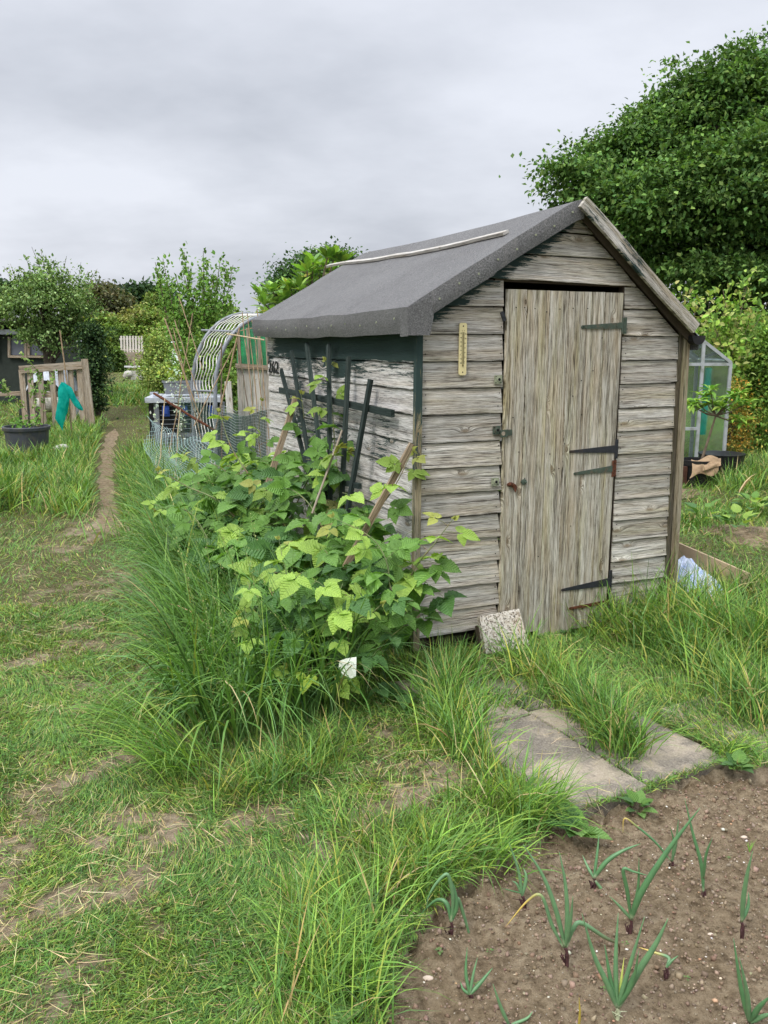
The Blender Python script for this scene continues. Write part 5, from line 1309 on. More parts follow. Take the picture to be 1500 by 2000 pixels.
for f in (.075, .165, .345, .5, .62):
    k = MB(); k.tube([between(f, -.02 if f != .345 else -.05), between(f, 1.02 if f != .345 else 1.4)], .013 if f != .5 else .009, 6); k.build('cross_rail', M['greysteel'], arch)
# canes
def cane(u0, v0, u1, v1, Y0, Y1, r, lab, mat='cane', name='bamboo_cane', cat='cane', grp='bamboo canes behind the netting'):
    a, b = P(u0, v0, Y0), P(u1, v1, Y1); b = b+(b-a)*max(0, min(.9, (b[2]-gz(b))/(a[2]-b[2]+1e-6))) if a[2] > b[2]+.1 else b
    k = MB(); n = 7; pts = [a+(b-a)*i/n+(A(rng.normal(0, .004), 0, 0) if 0 < i < n else 0) for i in range(n+1)]; k.tube(pts, [r*(1.12 if i % 2 else .95) for i in range(n+1)], 6)
    props(k.build(name, M[mat], None, tuple(b)), lab, cat, grp)
CN = [(321, 621, 366, 745, 'leftmost cane of the bundle, its top leaning furthest left'), (341, 625, 366, 705, 'second cane of the bundle, just right of the leftmost'), (376, 612, 352, 760, 'cane of the bundle leaning right, crossing the others'), (349, 580, 374, 655, 'tallest cane of the bundle, thin and reaching into the leaves'), (338, 640, 372, 775, 'thin inner cane of the bundle above the planter'),
      (468, 640, 430, 800, 'thick cane leaning left beside the arch'), (433, 669, 433, 800, 'upright dark cane just right of the arch hoop'), (463, 672, 484, 790, 'dark cane leaning right beside the thick one'), (483, 612, 503, 790, 'tall cane in front of the green plastic sheet, left'), (502, 603, 519, 790, 'tall cane in front of the green plastic sheet, right'), (473, 610, 491, 775, 'cane in front of the left edge of the green sheet'), (492, 625, 512, 792, 'slim cane between the two tall ones'), (322, 778, 315, 860, 'short pale cane standing in the pale netting'), (352, 800, 345, 890, 'short pale cane at the right of the pale netting'), (455, 680, 415, 760, 'thin cane crossing behind the thick one')]
for i, (a, b, c_, d_, lb) in enumerate(CN):
    Y = 9.5 if i < 5 else 8.6 if i < 12 or i == 14 else 8.5
    cane(a, b, c_, d_, Y, Y-.1, .0075 if i in (0, 5, 6) else .005, lb, 'palecane' if i in (12, 13) else 'brownstem' if i in (7, 6) else 'cane')
cane(442, 652, 516, 664, 8.6, 8.5, .007, 'level cane tied across the uprights under the roof edge', 'palecane')
cane(470, 646, 512, 636, 8.6, 8.6, .005, 'thin slanting cane tied above the level one')
cane(300, 768, 362, 806, 8.6, 8.5, .012, 'crooked reddish branch laid over the pale netting', 'rust', 'crooked_branch', 'branch', None)
# nettings
def net(name, lab, c, du, dv, nu, nv, r, mat, cat='netting', sagf=None, diag=False, grp=None):
    """panel of thin cords with corners c, c+du, c+dv"""
    k = MB(); c = np.array(c)
    fn = (lambda a, b: c+du*a+dv*b+(sagf(a, b) if sagf else 0))
    rb = lambda pts: k.tube(pts, r, 3, caps=False)
    if not diag:
        for i in range(nu+1): rb([fn(i/nu, j/8) for j in range(9)])
        for j in range(nv+1): rb([fn(i/8, j/nv) for i in range(9)])
    else:
        for s_ in range(-nv, nu+1):
            for sg in (0, 1):
                pts = []
                for j in range(nv+1):
                    a = (s_+j)/nu; 
                    if sg: a = 1-a
                    if 0 <= a <= 1: pts.append(fn(a, j/nv))
                if len(pts) > 1: rb(pts)
    return props(k.build(name, M[mat], None, tuple(c)), lab, cat, grp)
c0 = P(287, 812, 9.3); c1 = P(420, 850, 7.6); d0 = P(290, 925, 8.6); 
net('pea_netting', 'pale green slack pea netting hung in front of the grey crate', c0, c1-c0, d0-c0, 18, 14, .0016, 'netpale', sagf=lambda a, b: A(.05*math.sin(9*b+a*4), -.08*math.sin(3*a), -.1*math.sin(math.pi*a)*(1-b)-.02*math.sin(15*a)), diag=True)
c0 = P(345, 775, 9.0); c1 = P(425, 800, 8.4); d0 = P(340, 905, 8.6)
net('garden_mesh', 'dark green square garden mesh between the crate and the arch', c0, c1-c0, d0-c0, 26, 34, .0014, 'netgreen', sagf=lambda a, b: A(.03*math.sin(5*b), .05*math.sin(5*a), 0))
c0 = P(418, 800, 8.3); c1 = P(535, 795, 7.3); d0 = P(420, 905, 8.3)
net('wire_mesh', 'low grey wire mesh fence running from the arch to the shed', c0, c1-c0, d0-c0, 40, 20, .0013, 'wire', sagf=lambda a, b: A(0, .06*math.sin(7*a), .03*math.sin(11*a)))
c0 = P(425, 812, 8.6); c1 = P(520, 806, 7.8); d0 = P(425, 900, 8.6)
net('shade_mesh', 'dense dark green mesh screen behind the grey wire mesh', c0, c1-c0, d0-c0, 60, 40, .0028, 'netgreen', sagf=lambda a, b: A(0, .04*math.sin(9*a), .02*math.sin(8*a)))
# old glazed frame with green plastic sheet and pale boards
YF = 9.9
fr = thing('old_cold_frame', 'old lean to frame with green plastic sheet above pale peeling boards', 'cold frame', tuple(base(490, YF)))
for i, (ua, ub, vt, vb) in enumerate(((462, 475, 712, 815), (475, 492, 716, 815), (492, 508, 718, 815), (508, 532, 722, 815), (532, 575, 722, 815))):
    k = MB(); a = P((ua+ub)/2, vt, YF-.006*i); b = a.copy(); b[2] = gz(a); k.bar(a, b, (ub-ua)/1763*YF-.006, .02, up=(0, 1, 0), tone=random.uniform(.7, 1.0), nseg=3); k.build('board', M['palewood'], fr)
for (u, v0_, v1_, w_) in ((466, 640, 720, .035), (484, 640, 720, .025), (505, 628, 716, .03), (521, 650, 724, .025)):
    k = MB(); k.bar(P(u-1, v0_, YF-.03), P(u+3, v1_, YF-.03), w_, .03, up=(0, 1, 0), nseg=2); k.build('post', M['oldwood'], fr)
k = MB(); k.bar(P(460, 714, YF-.04), P(575, 722, YF-.04), .03, .05); k.build('sill', M['oldwood'], fr)
k = MB(); k.poly([P(464, 640, YF+.02), P(462, 714, YF+.02), P(570, 720, YF+.02), P(570, 618, YF+.02), P(490, 622, YF+.02)], (0, -1, 0), .006); k.build('green_sheet', M['greensheet'], fr)
k = MB(); 
def blk(a, b): return P(463+a*110, 640+b*78, YF+.5)
grid(k, blk, 2, 2); k.build('inner_panel', simple('yellow_green_panel', (.25, .42, .2), .8, .4, 3), fr)
k = MB(); k.bar(P(445, 745, YF-.2), P(450, 815, YF-.2), .07, .03, up=(0, 1, 0)); props(k.build('white_post', M['palewood'], None, tuple(P(450, 815, YF-.2))), 'short pale post beside the cold frame', 'post')
# pallet fence on the left
def pallet(lab):
    Yp = 14.0; t = thing('pallet_fence', lab, 'pallet', tuple(base(110, Yp)), None)
    k = MB(); k.bar(P(38, 722, Yp), P(163, 713, Yp), .03, .115, up=(0, 0, 1), nseg=4); k.build('top_rail', M['oldwood'], t)
    k = MB(); k.bar(P(60, 772, Yp+.09), P(168, 768, Yp+.09), .03, .09, up=(0, 0, 1), nseg=4); k.build('bottom_rail', M['oldwood'], t)
    for u in (44, 60, 80, 103, 120, 139, 157):
        k = MB(); a = P(u-2, 722, Yp+.04); b = P(u+4, 800, Yp+.04); b[2] = gz(b); k.bar(a, b, .085, .025, up=(0, 1, 0), nseg=3, tone=random.uniform(.8, 1.15)); k.build('slat', M['oldwood'], t)
    k = MB(); a = P(165, 701, Yp-.1); b = P(178, 795, Yp-.1); b[2] = gz(b); k.bar(a, b, .1, .03, up=(0, 1, 0), nseg=3); k.build('end_post', M['oldwood'], t, label='wide end board leaning at the path side')
    k = MB(); a = P(160, 708, Yp+.06); b = P(172, 797, Yp+.06); b[2] = gz(b); k.bar(a, b, .06, .06, up=(0, 1, 0)); k.build('end_post', M['oldwood'], t)
pallet('upright wooden pallet used as a fence beside the path, left')
k = MB(); k.bar(P(-60, 772, 14.6), P(42, 768, 14.6), .03, .07, up=(0, 0, 1), nseg=3)
props(k.build('low_rail', M['oldwood'], None, tuple(P(0, 772, 14.6))), 'low weathered rail running left from the pallet', 'rail')
# white sheeted cloche behind the pallet
p0 = base(98, 15.2); k = MB()
def tent(a, b): x = (a-.5)*.95; z = 1.0*(1-(abs(a-.5)*2)**2.2)**.6 if abs(a-.5) < .5 else 0; return p0+A(x, (b-.5)*.9, max(0, z*(1-.25*(abs(b-.5)*2)**3)))
grid(k, tent, 18, 10); props(k.build('fleece_cloche', M['palegrey'], None, tuple(p0), smooth=True), 'white domed fleece cloche behind the pallet', 'cloche')
# grey tub
p0 = base(38, 11.4); zt_ = P(38, 832, 11.4)[2]-p0[2]; r_ = 45/1763*11.4
tb = thing('grey_tub', 'round charcoal plastic tub with young plants at the left edge', 'tub', tuple(p0))
k = MB(); k.lathe(p0, [(.0, .01), (r_*.82, .01), (r_*.93, zt_-.05), (r_*1.0, zt_-.045), (r_*1.02, zt_-.01), (r_*1.0, zt_), (r_*.93, zt_), (r_*.9, zt_-.06), (0, zt_-.07)], 40); k.build('body', M['tub'], tb, smooth=False)
k = MB(); k.lathe(p0, [(0, zt_-.06), (r_*.9, zt_-.055)], 24); k.build('compost', M['inside'], tb)
n = 90; scatter('seedlings', *T_LEAF, p0+A(0, 0, zt_)+rng.normal(0, 1, (n, 3))*A(.1, .08, .035)+A(-.03, 0, .03), rdir(n)+A(0, 0, .8), rdir(n)+A(0, -.5, 1), rng.uniform(.03, .07, n), pal(n, [FRESH, MIDG]), M['leaf'], tb, kind='stuff')
# sparse shrub behind the tub
def twiggy(name, lab, cat, p, stems, lsize, nl, cols, tmpl=T_LEAF, group=None, mat='brownstem', rad=.006, spread=.04):
    """stems: list of point lists; leaves hang along their upper parts"""
    t = thing(name, lab, cat, tuple(p), group); k = MB(); L = []; D = []
    for s in stems:
        ln = spline(s, 5); n = len(ln); k.tube(ln, [rad*(1-.8*i/n) for i in range(n)], 5, caps=False)
        for j in range(nl):
            f = .25+.75*rng.random()**.8; i = min(n-2, int(f*(n-1))); q = ln[i]+(ln[i+1]-ln[i])*rng.random(); L.append(q+rng.normal(0, spread*.4, 3)); D.append(nrm(ln[i+1]-ln[i])*.5+rng.normal(0, .6, 3))
    k.build('branches', M[mat], t, smooth=True); n = len(L)
    scatter('foliage', *tmpl, np.array(L), np.array(D), rdir(n)*.5+A(0, -.4, .8), rng.uniform(.6, 1.2, n)*lsize, pal(n, cols, None, .2), M['leaf'], t, kind='stuff'); return t
p = base(70, 11.6); twiggy('young_shrub', 'thin leggy shrub with small leaves behind the charcoal tub', 'shrub', p, [[p, P(72, 800, 11.6), P(55, 720, 11.6)], [p, P(65, 780, 11.5), P(78, 735, 11.5), P(40, 690, 11.4)], [p, P(85, 790, 11.7), P(90, 760, 11.7), P(110, 725, 11.7)], [p, P(50, 800, 11.6), P(15, 770, 11.5), P(5, 745, 11.5)]], .055, 55, [(.16, .25, .07), (.25, .33, .12), MIDG], group='young shrubs on the left plots')
# green mesh bag on a cane
p0 = base(128, 12.6); cn = MB(); top = P(117, 645, 12.6); cn.tube([p0, (p0+top)/2+A(.02, 0, 0), top], [.012, .011, .009], 7)
props(cn.build('support_cane', M['cane'], None, tuple(p0)), 'tall single cane holding the teal mesh at the pallet', 'cane')
k = MB()
def bag(pts, col=0):
    n = len(pts); rings = []
    for i, (u, v, hw) in enumerate(pts):
        c_ = P(u, v, 12.5); r = hw*.82/1763*12.5; ring = []
        for j in range(14):
            a = 2*math.pi*j/14; rr = 1+.16*math.sin(a*4+i*1.3)+.1*math.sin(a*7+i); ring.append(c_+A(r*math.cos(a)*rr, r*.6*math.sin(a)*rr, .01*math.sin(i*2+a*3)))
        rings += ring
    fs = [(i*14+j, i*14+(j+1) % 14, (i+1)*14+(j+1) % 14, (i+1)*14+j) for i in range(n-1) for j in range(14)]; k.add(rings, fs)
bag([(122, 747, 3), (123, 756, 10), (124, 768, 14), (125, 780, 15), (122, 792, 13), (120, 805, 12), (118, 818, 11), (119, 826, 7), (121, 834, 3), (122, 840, 1)])
bag([(124, 750, 4), (131, 758, 9), (137, 768, 9), (143, 778, 8), (148, 786, 8), (153, 794, 8), (158, 799, 5), (161, 801, 2)])
props(k.build('mesh_bag', M['netbag'], None, tuple(P(122, 760, 12.5)), smooth=True), 'bright teal mesh bag draped from the cane beside the pallet', 'mesh bag')
def rock(name, lab, cat, p, r, mat, sq=(1, 1, .7)):
    th_, ph_ = 14, 9; vs, fs = [], []
    for i in range(ph_+1):
        for j in range(th_):
            a = 2*math.pi*j/th_; b = math.pi*i/ph_; d = A(math.sin(b)*math.cos(a), math.sin(b)*math.sin(a), math.cos(b)); s_ = 1+.35*(float(vnoise(d[0]*1.5+d[2]*2+r*50, d[1]*1.5, 1))-.5)
            vs.append(p+d*r*s_*np.array(sq))
    for i in range(ph_):
        for j in range(th_): fs.append((i*th_+j, (i+1)*th_+j, (i+1)*th_+(j+1) % th_, i*th_+(j+1) % th_))
    k = MB(); k.add(vs, fs); return props(k.build(name, M[mat], None, tuple(p), smooth=True), lab, cat)
rock('pale_stone', 'pale rounded stone in the grass under the teal mesh bag', 'stone', base(106, 11.2)+A(0, 0, .13), .1, 'stone')
rock('white_sack', 'off white lumpy sack lying behind the pallet slats', 'sack', P(95, 785, 14.7), .28, 'stone', (1.1, .6, .6))
# dark green hut with windows at the far left
YH = 19.0; hz_ = base(60, YH)
hut = thing('dark_green_hut', 'long dark green hut with grey windows behind the apple tree', 'hut', tuple(hz_))
def Hp(u, v, dy=0): return P(u, v, YH+dy)
k = MB(); k.poly([Hp(-130, 652), Hp(-130, 830), Hp(188, 830), Hp(188, 668), Hp(120, 650)], (.33, -1, 0), 2.4)
k.build('wall', M['darkwall'], hut)
k = MB(); k.bar(Hp(-150, 640, 1), Hp(125, 640, 1), 2.9, .07, up=(0, .1, 1)); k.build('roof', M['roofgrey'], hut)
k = MB(); k.bar(Hp(-150, 650, -.12), Hp(48, 648, -.12), .1, .1, up=(0, 0, 1)); k.bar(Hp(150, 661, -.12), Hp(184, 662, -.12), .12, .14); k.build('gutter', M['palegrey'], hut)
for (a, b) in ((-70, -5), (18, 50), (56, 98)):
    k = MB(); k.poly([Hp(a, 660, -.02), Hp(a, 693, -.02), Hp(b, 694, -.02), Hp(b, 660, -.02)], (0, -1, 0), .015)
    wn_ = k.build('window', simple('dull_grey_pane', (.14, .15, .18), .25, .2, 2), hut)
    k = MB()
    for (p1, p2) in (((a, 658), (a, 696)), ((b, 658), (b, 696))): k.bar(Hp(*p1, -.05), Hp(*p2, -.05), .05, .04, up=(0, 1, 0))
    k.bar(Hp(a-2, 696, -.05), Hp(b+3, 697, -.05), .05, .05); k.build('window_frame', M['oldwood'], wn_)
# far slatted seat built from pallets
YB = 36.0
bn = thing('slatted_bench', 'pale slatted bench back on a brown pallet base at the end of the path', 'bench', tuple(base(256, YB)))
for i in range(8):
    u = 235.5+i*5.75; k = MB(); k.bar(P(u+1.2, 656, YB), P(u+2.0, 688, YB), .075, .03, up=(0, 1, 0)); k.build('back_slat', M['palewood'], bn)
k = MB(); k.bar(P(235, 683, YB+.03), P(281, 684, YB+.03), .03, .08); k.bar(P(233, 662, YB+.04), P(277, 662, YB+.04), .03, .06); k.build('back_rail', M['palewood'], bn)
k = MB(); k.bar(P(229, 691, YB-.3), P(279, 690, YB-.3), .9, .1); k.bar(P(229, 700, YB-.72), P(279, 700, YB-.72), .05, .3); k.build('seat_base', M['oldwood'], bn)
for u in (231, 240, 251, 262, 272, 278):
    k = MB(); a = P(u, 700, YB-.76); b = P(u, 712, YB-.76); b[2] = gz(b); k.bar(a, b, .1, .05, up=(0, 1, 0)); k.build('leg', M['oldwood'], bn)
rock('grey_boulder', 'small grey boulder at the corner of the raised bed edge', 'boulder', P(250, 732, 24), .14, 'stone', (1, .8, .8))
k = MB(); k.bar(P(254, 733, 24), P(290, 733, 24.3), .06, .24); props(k.build('bed_edging', M['palewood'], None, tuple(P(270, 733, 24))), 'pale board edging of the raised bed right of the path', 'edging board')
k = MB(); k.bar(P(243, 716, 29), P(285, 716, 29), .05, .05); props(k.build('white_edging', M['white'], None, tuple(P(262, 716, 29))), 'thin white edging strip in front of the far slatted bench', 'edging board')
# ================================================================== TREES AND SHRUBS
def crown(lobes, n, per, flat=.55, shell=.55, csize=.22, gapseed=0, tips=.5):
    """leaf positions: clumps over the lobes (centre, radii), each a flattened spray"""
    vol = np.array([r[0]*r[1]*r[2] for c, r in lobes])**(2/3); pr = vol/vol.sum(); ix = rng.choice(len(lobes), n, p=pr)
    C = np.array([lobes[i][0] for i in ix]); R = np.array([lobes[i][1] for i in ix])
    d = rdir(n); rad = shell+(1-shell)*rng.random(n)**.6; rad = rad*(1+.12*rng.standard_normal(n)*tips)
    cc = C+d*R*rad[:, None]
    m = n*per; ci = np.repeat(np.arange(n), per); outd = d*.8+A(0, 0, -.15)
    sp = rng.standard_normal((m, 3))*csize*rng.uniform(.5, 1.25, n)[ci][:, None]
    sp[:, 2] *= flat; al = np.einsum('ij,ij->i', sp, outd[ci]); sp += outd[ci]*(np.abs(al)*.5)[:, None]
    return cc, cc[ci]+sp, ci, d
def sublobes(lobes, k, f=.34):
    out = []
    for c, r in lobes:
        r = np.array(r); d = rdir(k); d[:, 2] = d[:, 2]*.9+.1
        for i in range(k):
            q = f*rng.uniform(.45, 1.35); out.append((np.array(c)+d[i]*r*rng.uniform(.6, 1.02), tuple(r*q*np.array([1.25, 1.25, .6]))))
        for i in range(k):
            dd_ = rdir(1)[0]; dd_[2] = abs(dd_[2])*.8-.1; q = rng.uniform(.08, .2); out.append((np.array(c)+dd_*r*rng.uniform(.95, 1.3), tuple(r*q*np.array([1.3, 1.3, .8]))))
    return out
def tree(name, lab, cat, foot, lobes, nclump, per, lsize, cols, trunk_r=.1, wts=None, tmpl=T_RH, csize=.22, group=None, shell=.5, flat=.55, limbs=14, trunk=True, tips=.5, wob=.25, up=.8, sub=0, subf=.34):
    t = thing(name, lab, cat, tuple(foot), group)
    ctr = sum(np.array(c) for c, r in lobes)/len(lobes)
    if sub:
        sl0 = lobes; lobes = sublobes(lobes, sub, subf)+[(c_, tuple(np.array(r_)*.78)) for c_, r_ in sl0]*(2 if len(sl0) > 12 else 1)
    cc, L, ci, dd = crown(lobes, nclump, per, flat, shell, csize, tips=tips); n = len(L)
    if trunk:
        k = MB(); top = np.array([ctr[0], ctr[1], ctr[2]-.2*(ctr[2]-foot[2])]); mid = (np.array(foot)+top)/2+rng.normal(0, trunk_r*.8, 3)*A(1, 1, 0)
        tl = spline([foot, mid, top, ctr+A(0, 0, .3*(ctr[2]-foot[2]))], 5); m = len(tl); k.tube(tl, [trunk_r*(1.25-1.05*i/m) for i in range(m)], 10)
        k.build('trunk', M['bark'], t, smooth=True)
        k = MB()
        for j in rng.choice(len(cc), min(limbs, len(cc)), replace=False):
            s = tl[int(rng.uniform(.3, .85)*m)]; e = s+(cc[j]-s)*.86; md = (s+e)/2+A(0, 0, .12*np.linalg.norm(e-s))+rng.normal(0, .06, 3); ln = spline([s, md, e], 4); q = len(ln)
            k.tube(ln, [min(.06, trunk_r*.38)*(1-.85*i/q) for i in range(q)], 5, caps=False)
        k.build('limbs', M['bark'], t, smooth=True)
    y = rng.standard_normal((n, 3))*.8+dd[ci]*.8+A(0, 0, -.25); z = rdir(n)*.55+dd[ci]*.35+A(0, 0, up)
    tone = rng.uniform(.65, 1.4, len(cc))[ci][:, None]
    scatter('crown', *tmpl, L, y, z, rng.uniform(.65, 1.25, n)*lsize, np.clip(pal(n, cols, wts, wob)*tone, .004, .9), M['leaf'], t, kind='stuff'); return t
def lobe(u, v, Y, ru, rv, rd=None):
    s = Y/1763; return (P(u, v, Y), (ru*s, rd if rd else ru*s, rv*s))
TG = [(.075, .15, .04), (.10, .19, .05), (.045, .10, .027), (.15, .25, .065)]
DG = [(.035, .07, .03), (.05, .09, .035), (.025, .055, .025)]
# the big tree behind the shed on the right
YT = 17.0
big = [lobe(1130, 365, YT, 75, 50), lobe(1200, 340, YT+.5, 80, 75), lobe(1290, 300, YT+.8, 100, 95), lobe(1380, 250, YT+1, 110, 110), lobe(1440, 190, YT+.6, 70, 85), lobe(1500, 230, YT+1, 110, 120), lobe(1470, 140, YT+1, 40, 45), lobe(1360, 190, YT+.6, 38, 45), lobe(1240, 270, YT+.2, 45, 38), lobe(1255, 400, YT-.5, 110, 75), lobe(1350, 390, YT-1, 110, 90), lobe(1450, 370, YT-1.2, 110, 110), lobe(1560, 360, YT-.5, 130, 160), lobe(1230, 460, YT, 60, 60), lobe(1330, 490, YT, 100, 50), lobe(1450, 490, YT+.2, 120, 60), lobe(1640, 220, YT+1, 150, 190), lobe(1750, 350, YT+1, 150, 200), lobe(1300, 360, YT+3, 150, 110), lobe(1450, 300, YT+3, 180, 150), lobe(1590, 500, YT, 110, 80), lobe(1200, 520, YT+.5, 60, 50), lobe(1270, 530, YT+1, 60, 40), lobe(1380, 540, YT-1.2, 90, 45), lobe(1490, 545, YT-1.2, 90, 50)]
f0 = base(1450, YT+1.5)
tree('broadleaf_tree', 'large dense dark green broadleaf tree towering behind the right of the shed', 'tree', f0, big, 4700, 52, .10, TG, .3, [.33, .32, .13, .22], T_RH, .2, limbs=70, shell=.3, flat=.42, tips=1.3, sub=15, subf=.36)
# twig sprays breaking its outline
# hedge added to stand for the darkness beneath it, leaves coloured dark
tree('shade_fill_hedge', 'dark hedge in deep shade below the large broadleaf tree', 'hedge', base(1400, 22), [lobe(u, 630+(i % 2)*25, 22, 110, 80, .9) for i, u in enumerate(range(1080, 1900, 90))], 700, 60, .13, DG, .08, None, T_RH, .35, limbs=20, shell=.2)
# pale plum and shrubs right
PL = [(.22, .36, .065), (.28, .41, .085), (.13, .25, .05), (.36, .38, .14)]
def shoots(name, lab, cat, foot, tips_, lsize, nl, cols, tmpl=T_LEAF, group=None, rad=.012, spread=.08, mat='brownstem', bend=.1):
    f = np.array(foot); st = []
    for tp in tips_:
        tp = np.array(tp); m = f*.45+tp*.55+rng.normal(0, bend, 3)*A(1, 1, .3); st.append([f+rng.normal(0, .04, 3)*A(1, 1, 0), m*.7+f*.3+rng.normal(0, .03, 3), m, tp])
    return twiggy(name, lab, cat, foot, st, lsize, nl, cols, tmpl, group, mat, rad, spread)
YP = 11.5
tp = [P(u, v, YP+dy) for u, v, dy in ((1463, 535, 0), (1455, 560, .1), (1412, 565, .2), (1418, 590, 0), (1335, 575, .3), (1310, 580, .3), (1360, 590, .2), (1385, 610, 0), (1440, 620, 0), (1345, 610, .4), (1400, 640, .2), (1370, 650, .3), (1470, 600, .3), (1500, 590, 0), (1320, 615, .5), (1300, 600, .6), (1350, 560, .4), (1430, 660, .1), (1385, 580, .5))]
shoots('plum_bush', 'bright yellow green plum bush with upright shoots above the greenhouse', 'bush', base(1400, YP+.3), tp, .085, 190, PL, T_LEAF, None, .014, .2, bend=.16)
tree('bushy_shrub', 'mid green bushy shrub right of the greenhouse', 'shrub', base(1470, 12.2), [lobe(1470, 680, 12.2, 60, 60), lobe(1520, 720, 12, 70, 90), lobe(1465, 760, 12, 45, 70), lobe(1440, 660, 12.6, 50, 40), lobe(1580, 700, 12.4, 80, 110), lobe(1490, 830, 12, 50, 60)], 420, 40, .055, [(.16, .29, .055), (.12, .22, .045), (.22, .33, .07)], .05, None, T_LEAF, .14, limbs=30, shell=.3)
tree('orange_tinged_shrub', 'low orange tinged shrub behind the potted peach tree', 'shrub', base(1420, 11.2), [lobe(1420, 770, 11.2, 28, 30), lobe(1410, 870, 11.2, 30, 35), lobe(1440, 830, 11.3, 30, 40)], 150, 30, .035, [(.3, .26, .06), (.2, .26, .06), (.42, .25, .05)], .02, None, T_LEAF, .1, limbs=14, shell=.2)
tree('garden_hedge', 'mixed green hedge seen through the greenhouse glass', 'hedge', base(1350, 14), [lobe(u, 740+(i % 2)*20, 14, 60, 110, .5) for i, u in enumerate(range(1270, 1660, 55))], 420, 50, .07, TG+[(.2, .3, .08)], .06, None, T_LEAF, .2, limbs=10, shell=.2)
# ---------------- left and centre
APL = [(.18, .28, .10), (.13, .21, .07), (.24, .34, .14), (.09, .16, .05)]
YA_ = 16.0
at_ = tree('apple_tree', 'rounded grey green apple tree with upright shoots left of the path', 'tree', base(108, YA_), [lobe(95, 600, YA_, 80, 62), lobe(55, 580, YA_, 50, 40), lobe(150, 610, YA_, 42, 50), lobe(60, 640, YA_, 50, 32), lobe(110, 655, YA_, 70, 28), lobe(100, 555, YA_, 60, 38), lobe(20, 610, YA_, 30, 34)], 430, 34, .058, APL, .09, None, T_LEAF, .1, limbs=50, shell=.3, tips=1.0, sub=9, subf=.36)
shoots('apple_shoots', 'tall leafy shoots standing above the apple tree crown', 'tree shoots', P(95, 590, YA_+.1), [P(u, v, YA_+rng.uniform(-.3, .3)) for u, v in ((62, 482), (80, 488), (50, 500), (105, 508), (130, 500), (158, 512), (190, 525), (20, 515), (8, 522), (138, 530), (72, 510), (88, 500), (35, 520), (188, 550), (172, 530))], .06, 46, APL, T_LEAF, None, .008, .08) if False else None
k = MB(); L_, D_ = [], []
for u, v in ((62, 482), (80, 488), (50, 500), (105, 508), (130, 500), (158, 512), (190, 525), (20, 515), (8, 522), (138, 530), (72, 510), (88, 500), (35, 520), (186, 545), (172, 530)):
    tip = P(u, v, YA_+rng.uniform(-.3, .3)); st = P(95+(u-95)*.55, 590, YA_); ln = spline([st, (st+tip)/2+rng.normal(0, .05, 3), tip], 5); q = len(ln); k.tube(ln, [.008*(1-.7*i/q) for i in range(q)], 4, caps=False)
    for j in range(48): f = rng.random(); i = min(q-2, int(f*(q-1))); L_.append(ln[i]+rng.normal(0, .035, 3)); D_.append(rng.normal(0, .7, 3)+A(0, 0, .3))
k.build('shoots', M['brownstem'], at_); n = len(L_); scatter('shoot_leaves', *T_LEAF, np.array(L_), np.array(D_), rdir(n)+A(0, -.3, .6), rng.uniform(.035, .075, n), pal(n, APL), M['leaf'], at_, kind='stuff')
tree('ivy_column', 'dark ivy clad column at the right end of the green hut', 'ivy', base(185, 15.6), [lobe(183, 690, 15.6, 15, 52), lobe(182, 755, 15.6, 16, 45), lobe(176, 650, 15.7, 14, 16)], 170, 40, .06, DG+[(.08, .14, .05)], .05, None, T_RH, .1, limbs=8, shell=.3)
for (u, v, ru, rv, Y, n, cols, lab) in (
    (292, 590, 36, 30, 95, 150, DG, 'dark pine on the skyline, right of the pair'), (240, 585, 34, 24, 100, 150, DG, 'dark pine on the skyline, left of the pair'), (-20, 575, 50, 24, 100, 120, DG, 'dark distant tree at the left edge behind the hut')):
    s = Y/1763; tree('distant_pine', lab, 'pine tree', base(u, Y), [lobe(u, v, Y, ru, rv), lobe(u-12, v+12, Y, ru, rv), lobe(u+14, v+10, Y, ru*.9, rv), lobe(u+4, v-8, Y, ru*.6, rv*.6)], n, 60, .55, cols, .4, None, T_RH, .7, 'dark pines on the skyline', limbs=24, shell=.2, flat=.45)
tree('brown_green_tree', 'rounded brownish green tree beyond the apple tree', 'tree', base(200, 62), [lobe(198, 592, 62, 36, 30), lobe(215, 605, 62, 22, 25), lobe(182, 605, 62, 26, 26)], 190, 50, .28, [(.11, .115, .06), (.14, .14, .07), (.085, .10, .05)], .3, None, T_RH, .4, limbs=10, shell=.6)
MB_ = [(.17, .27, .06), (.23, .33, .08), (.12, .2, .045), (.26, .28, .10)]
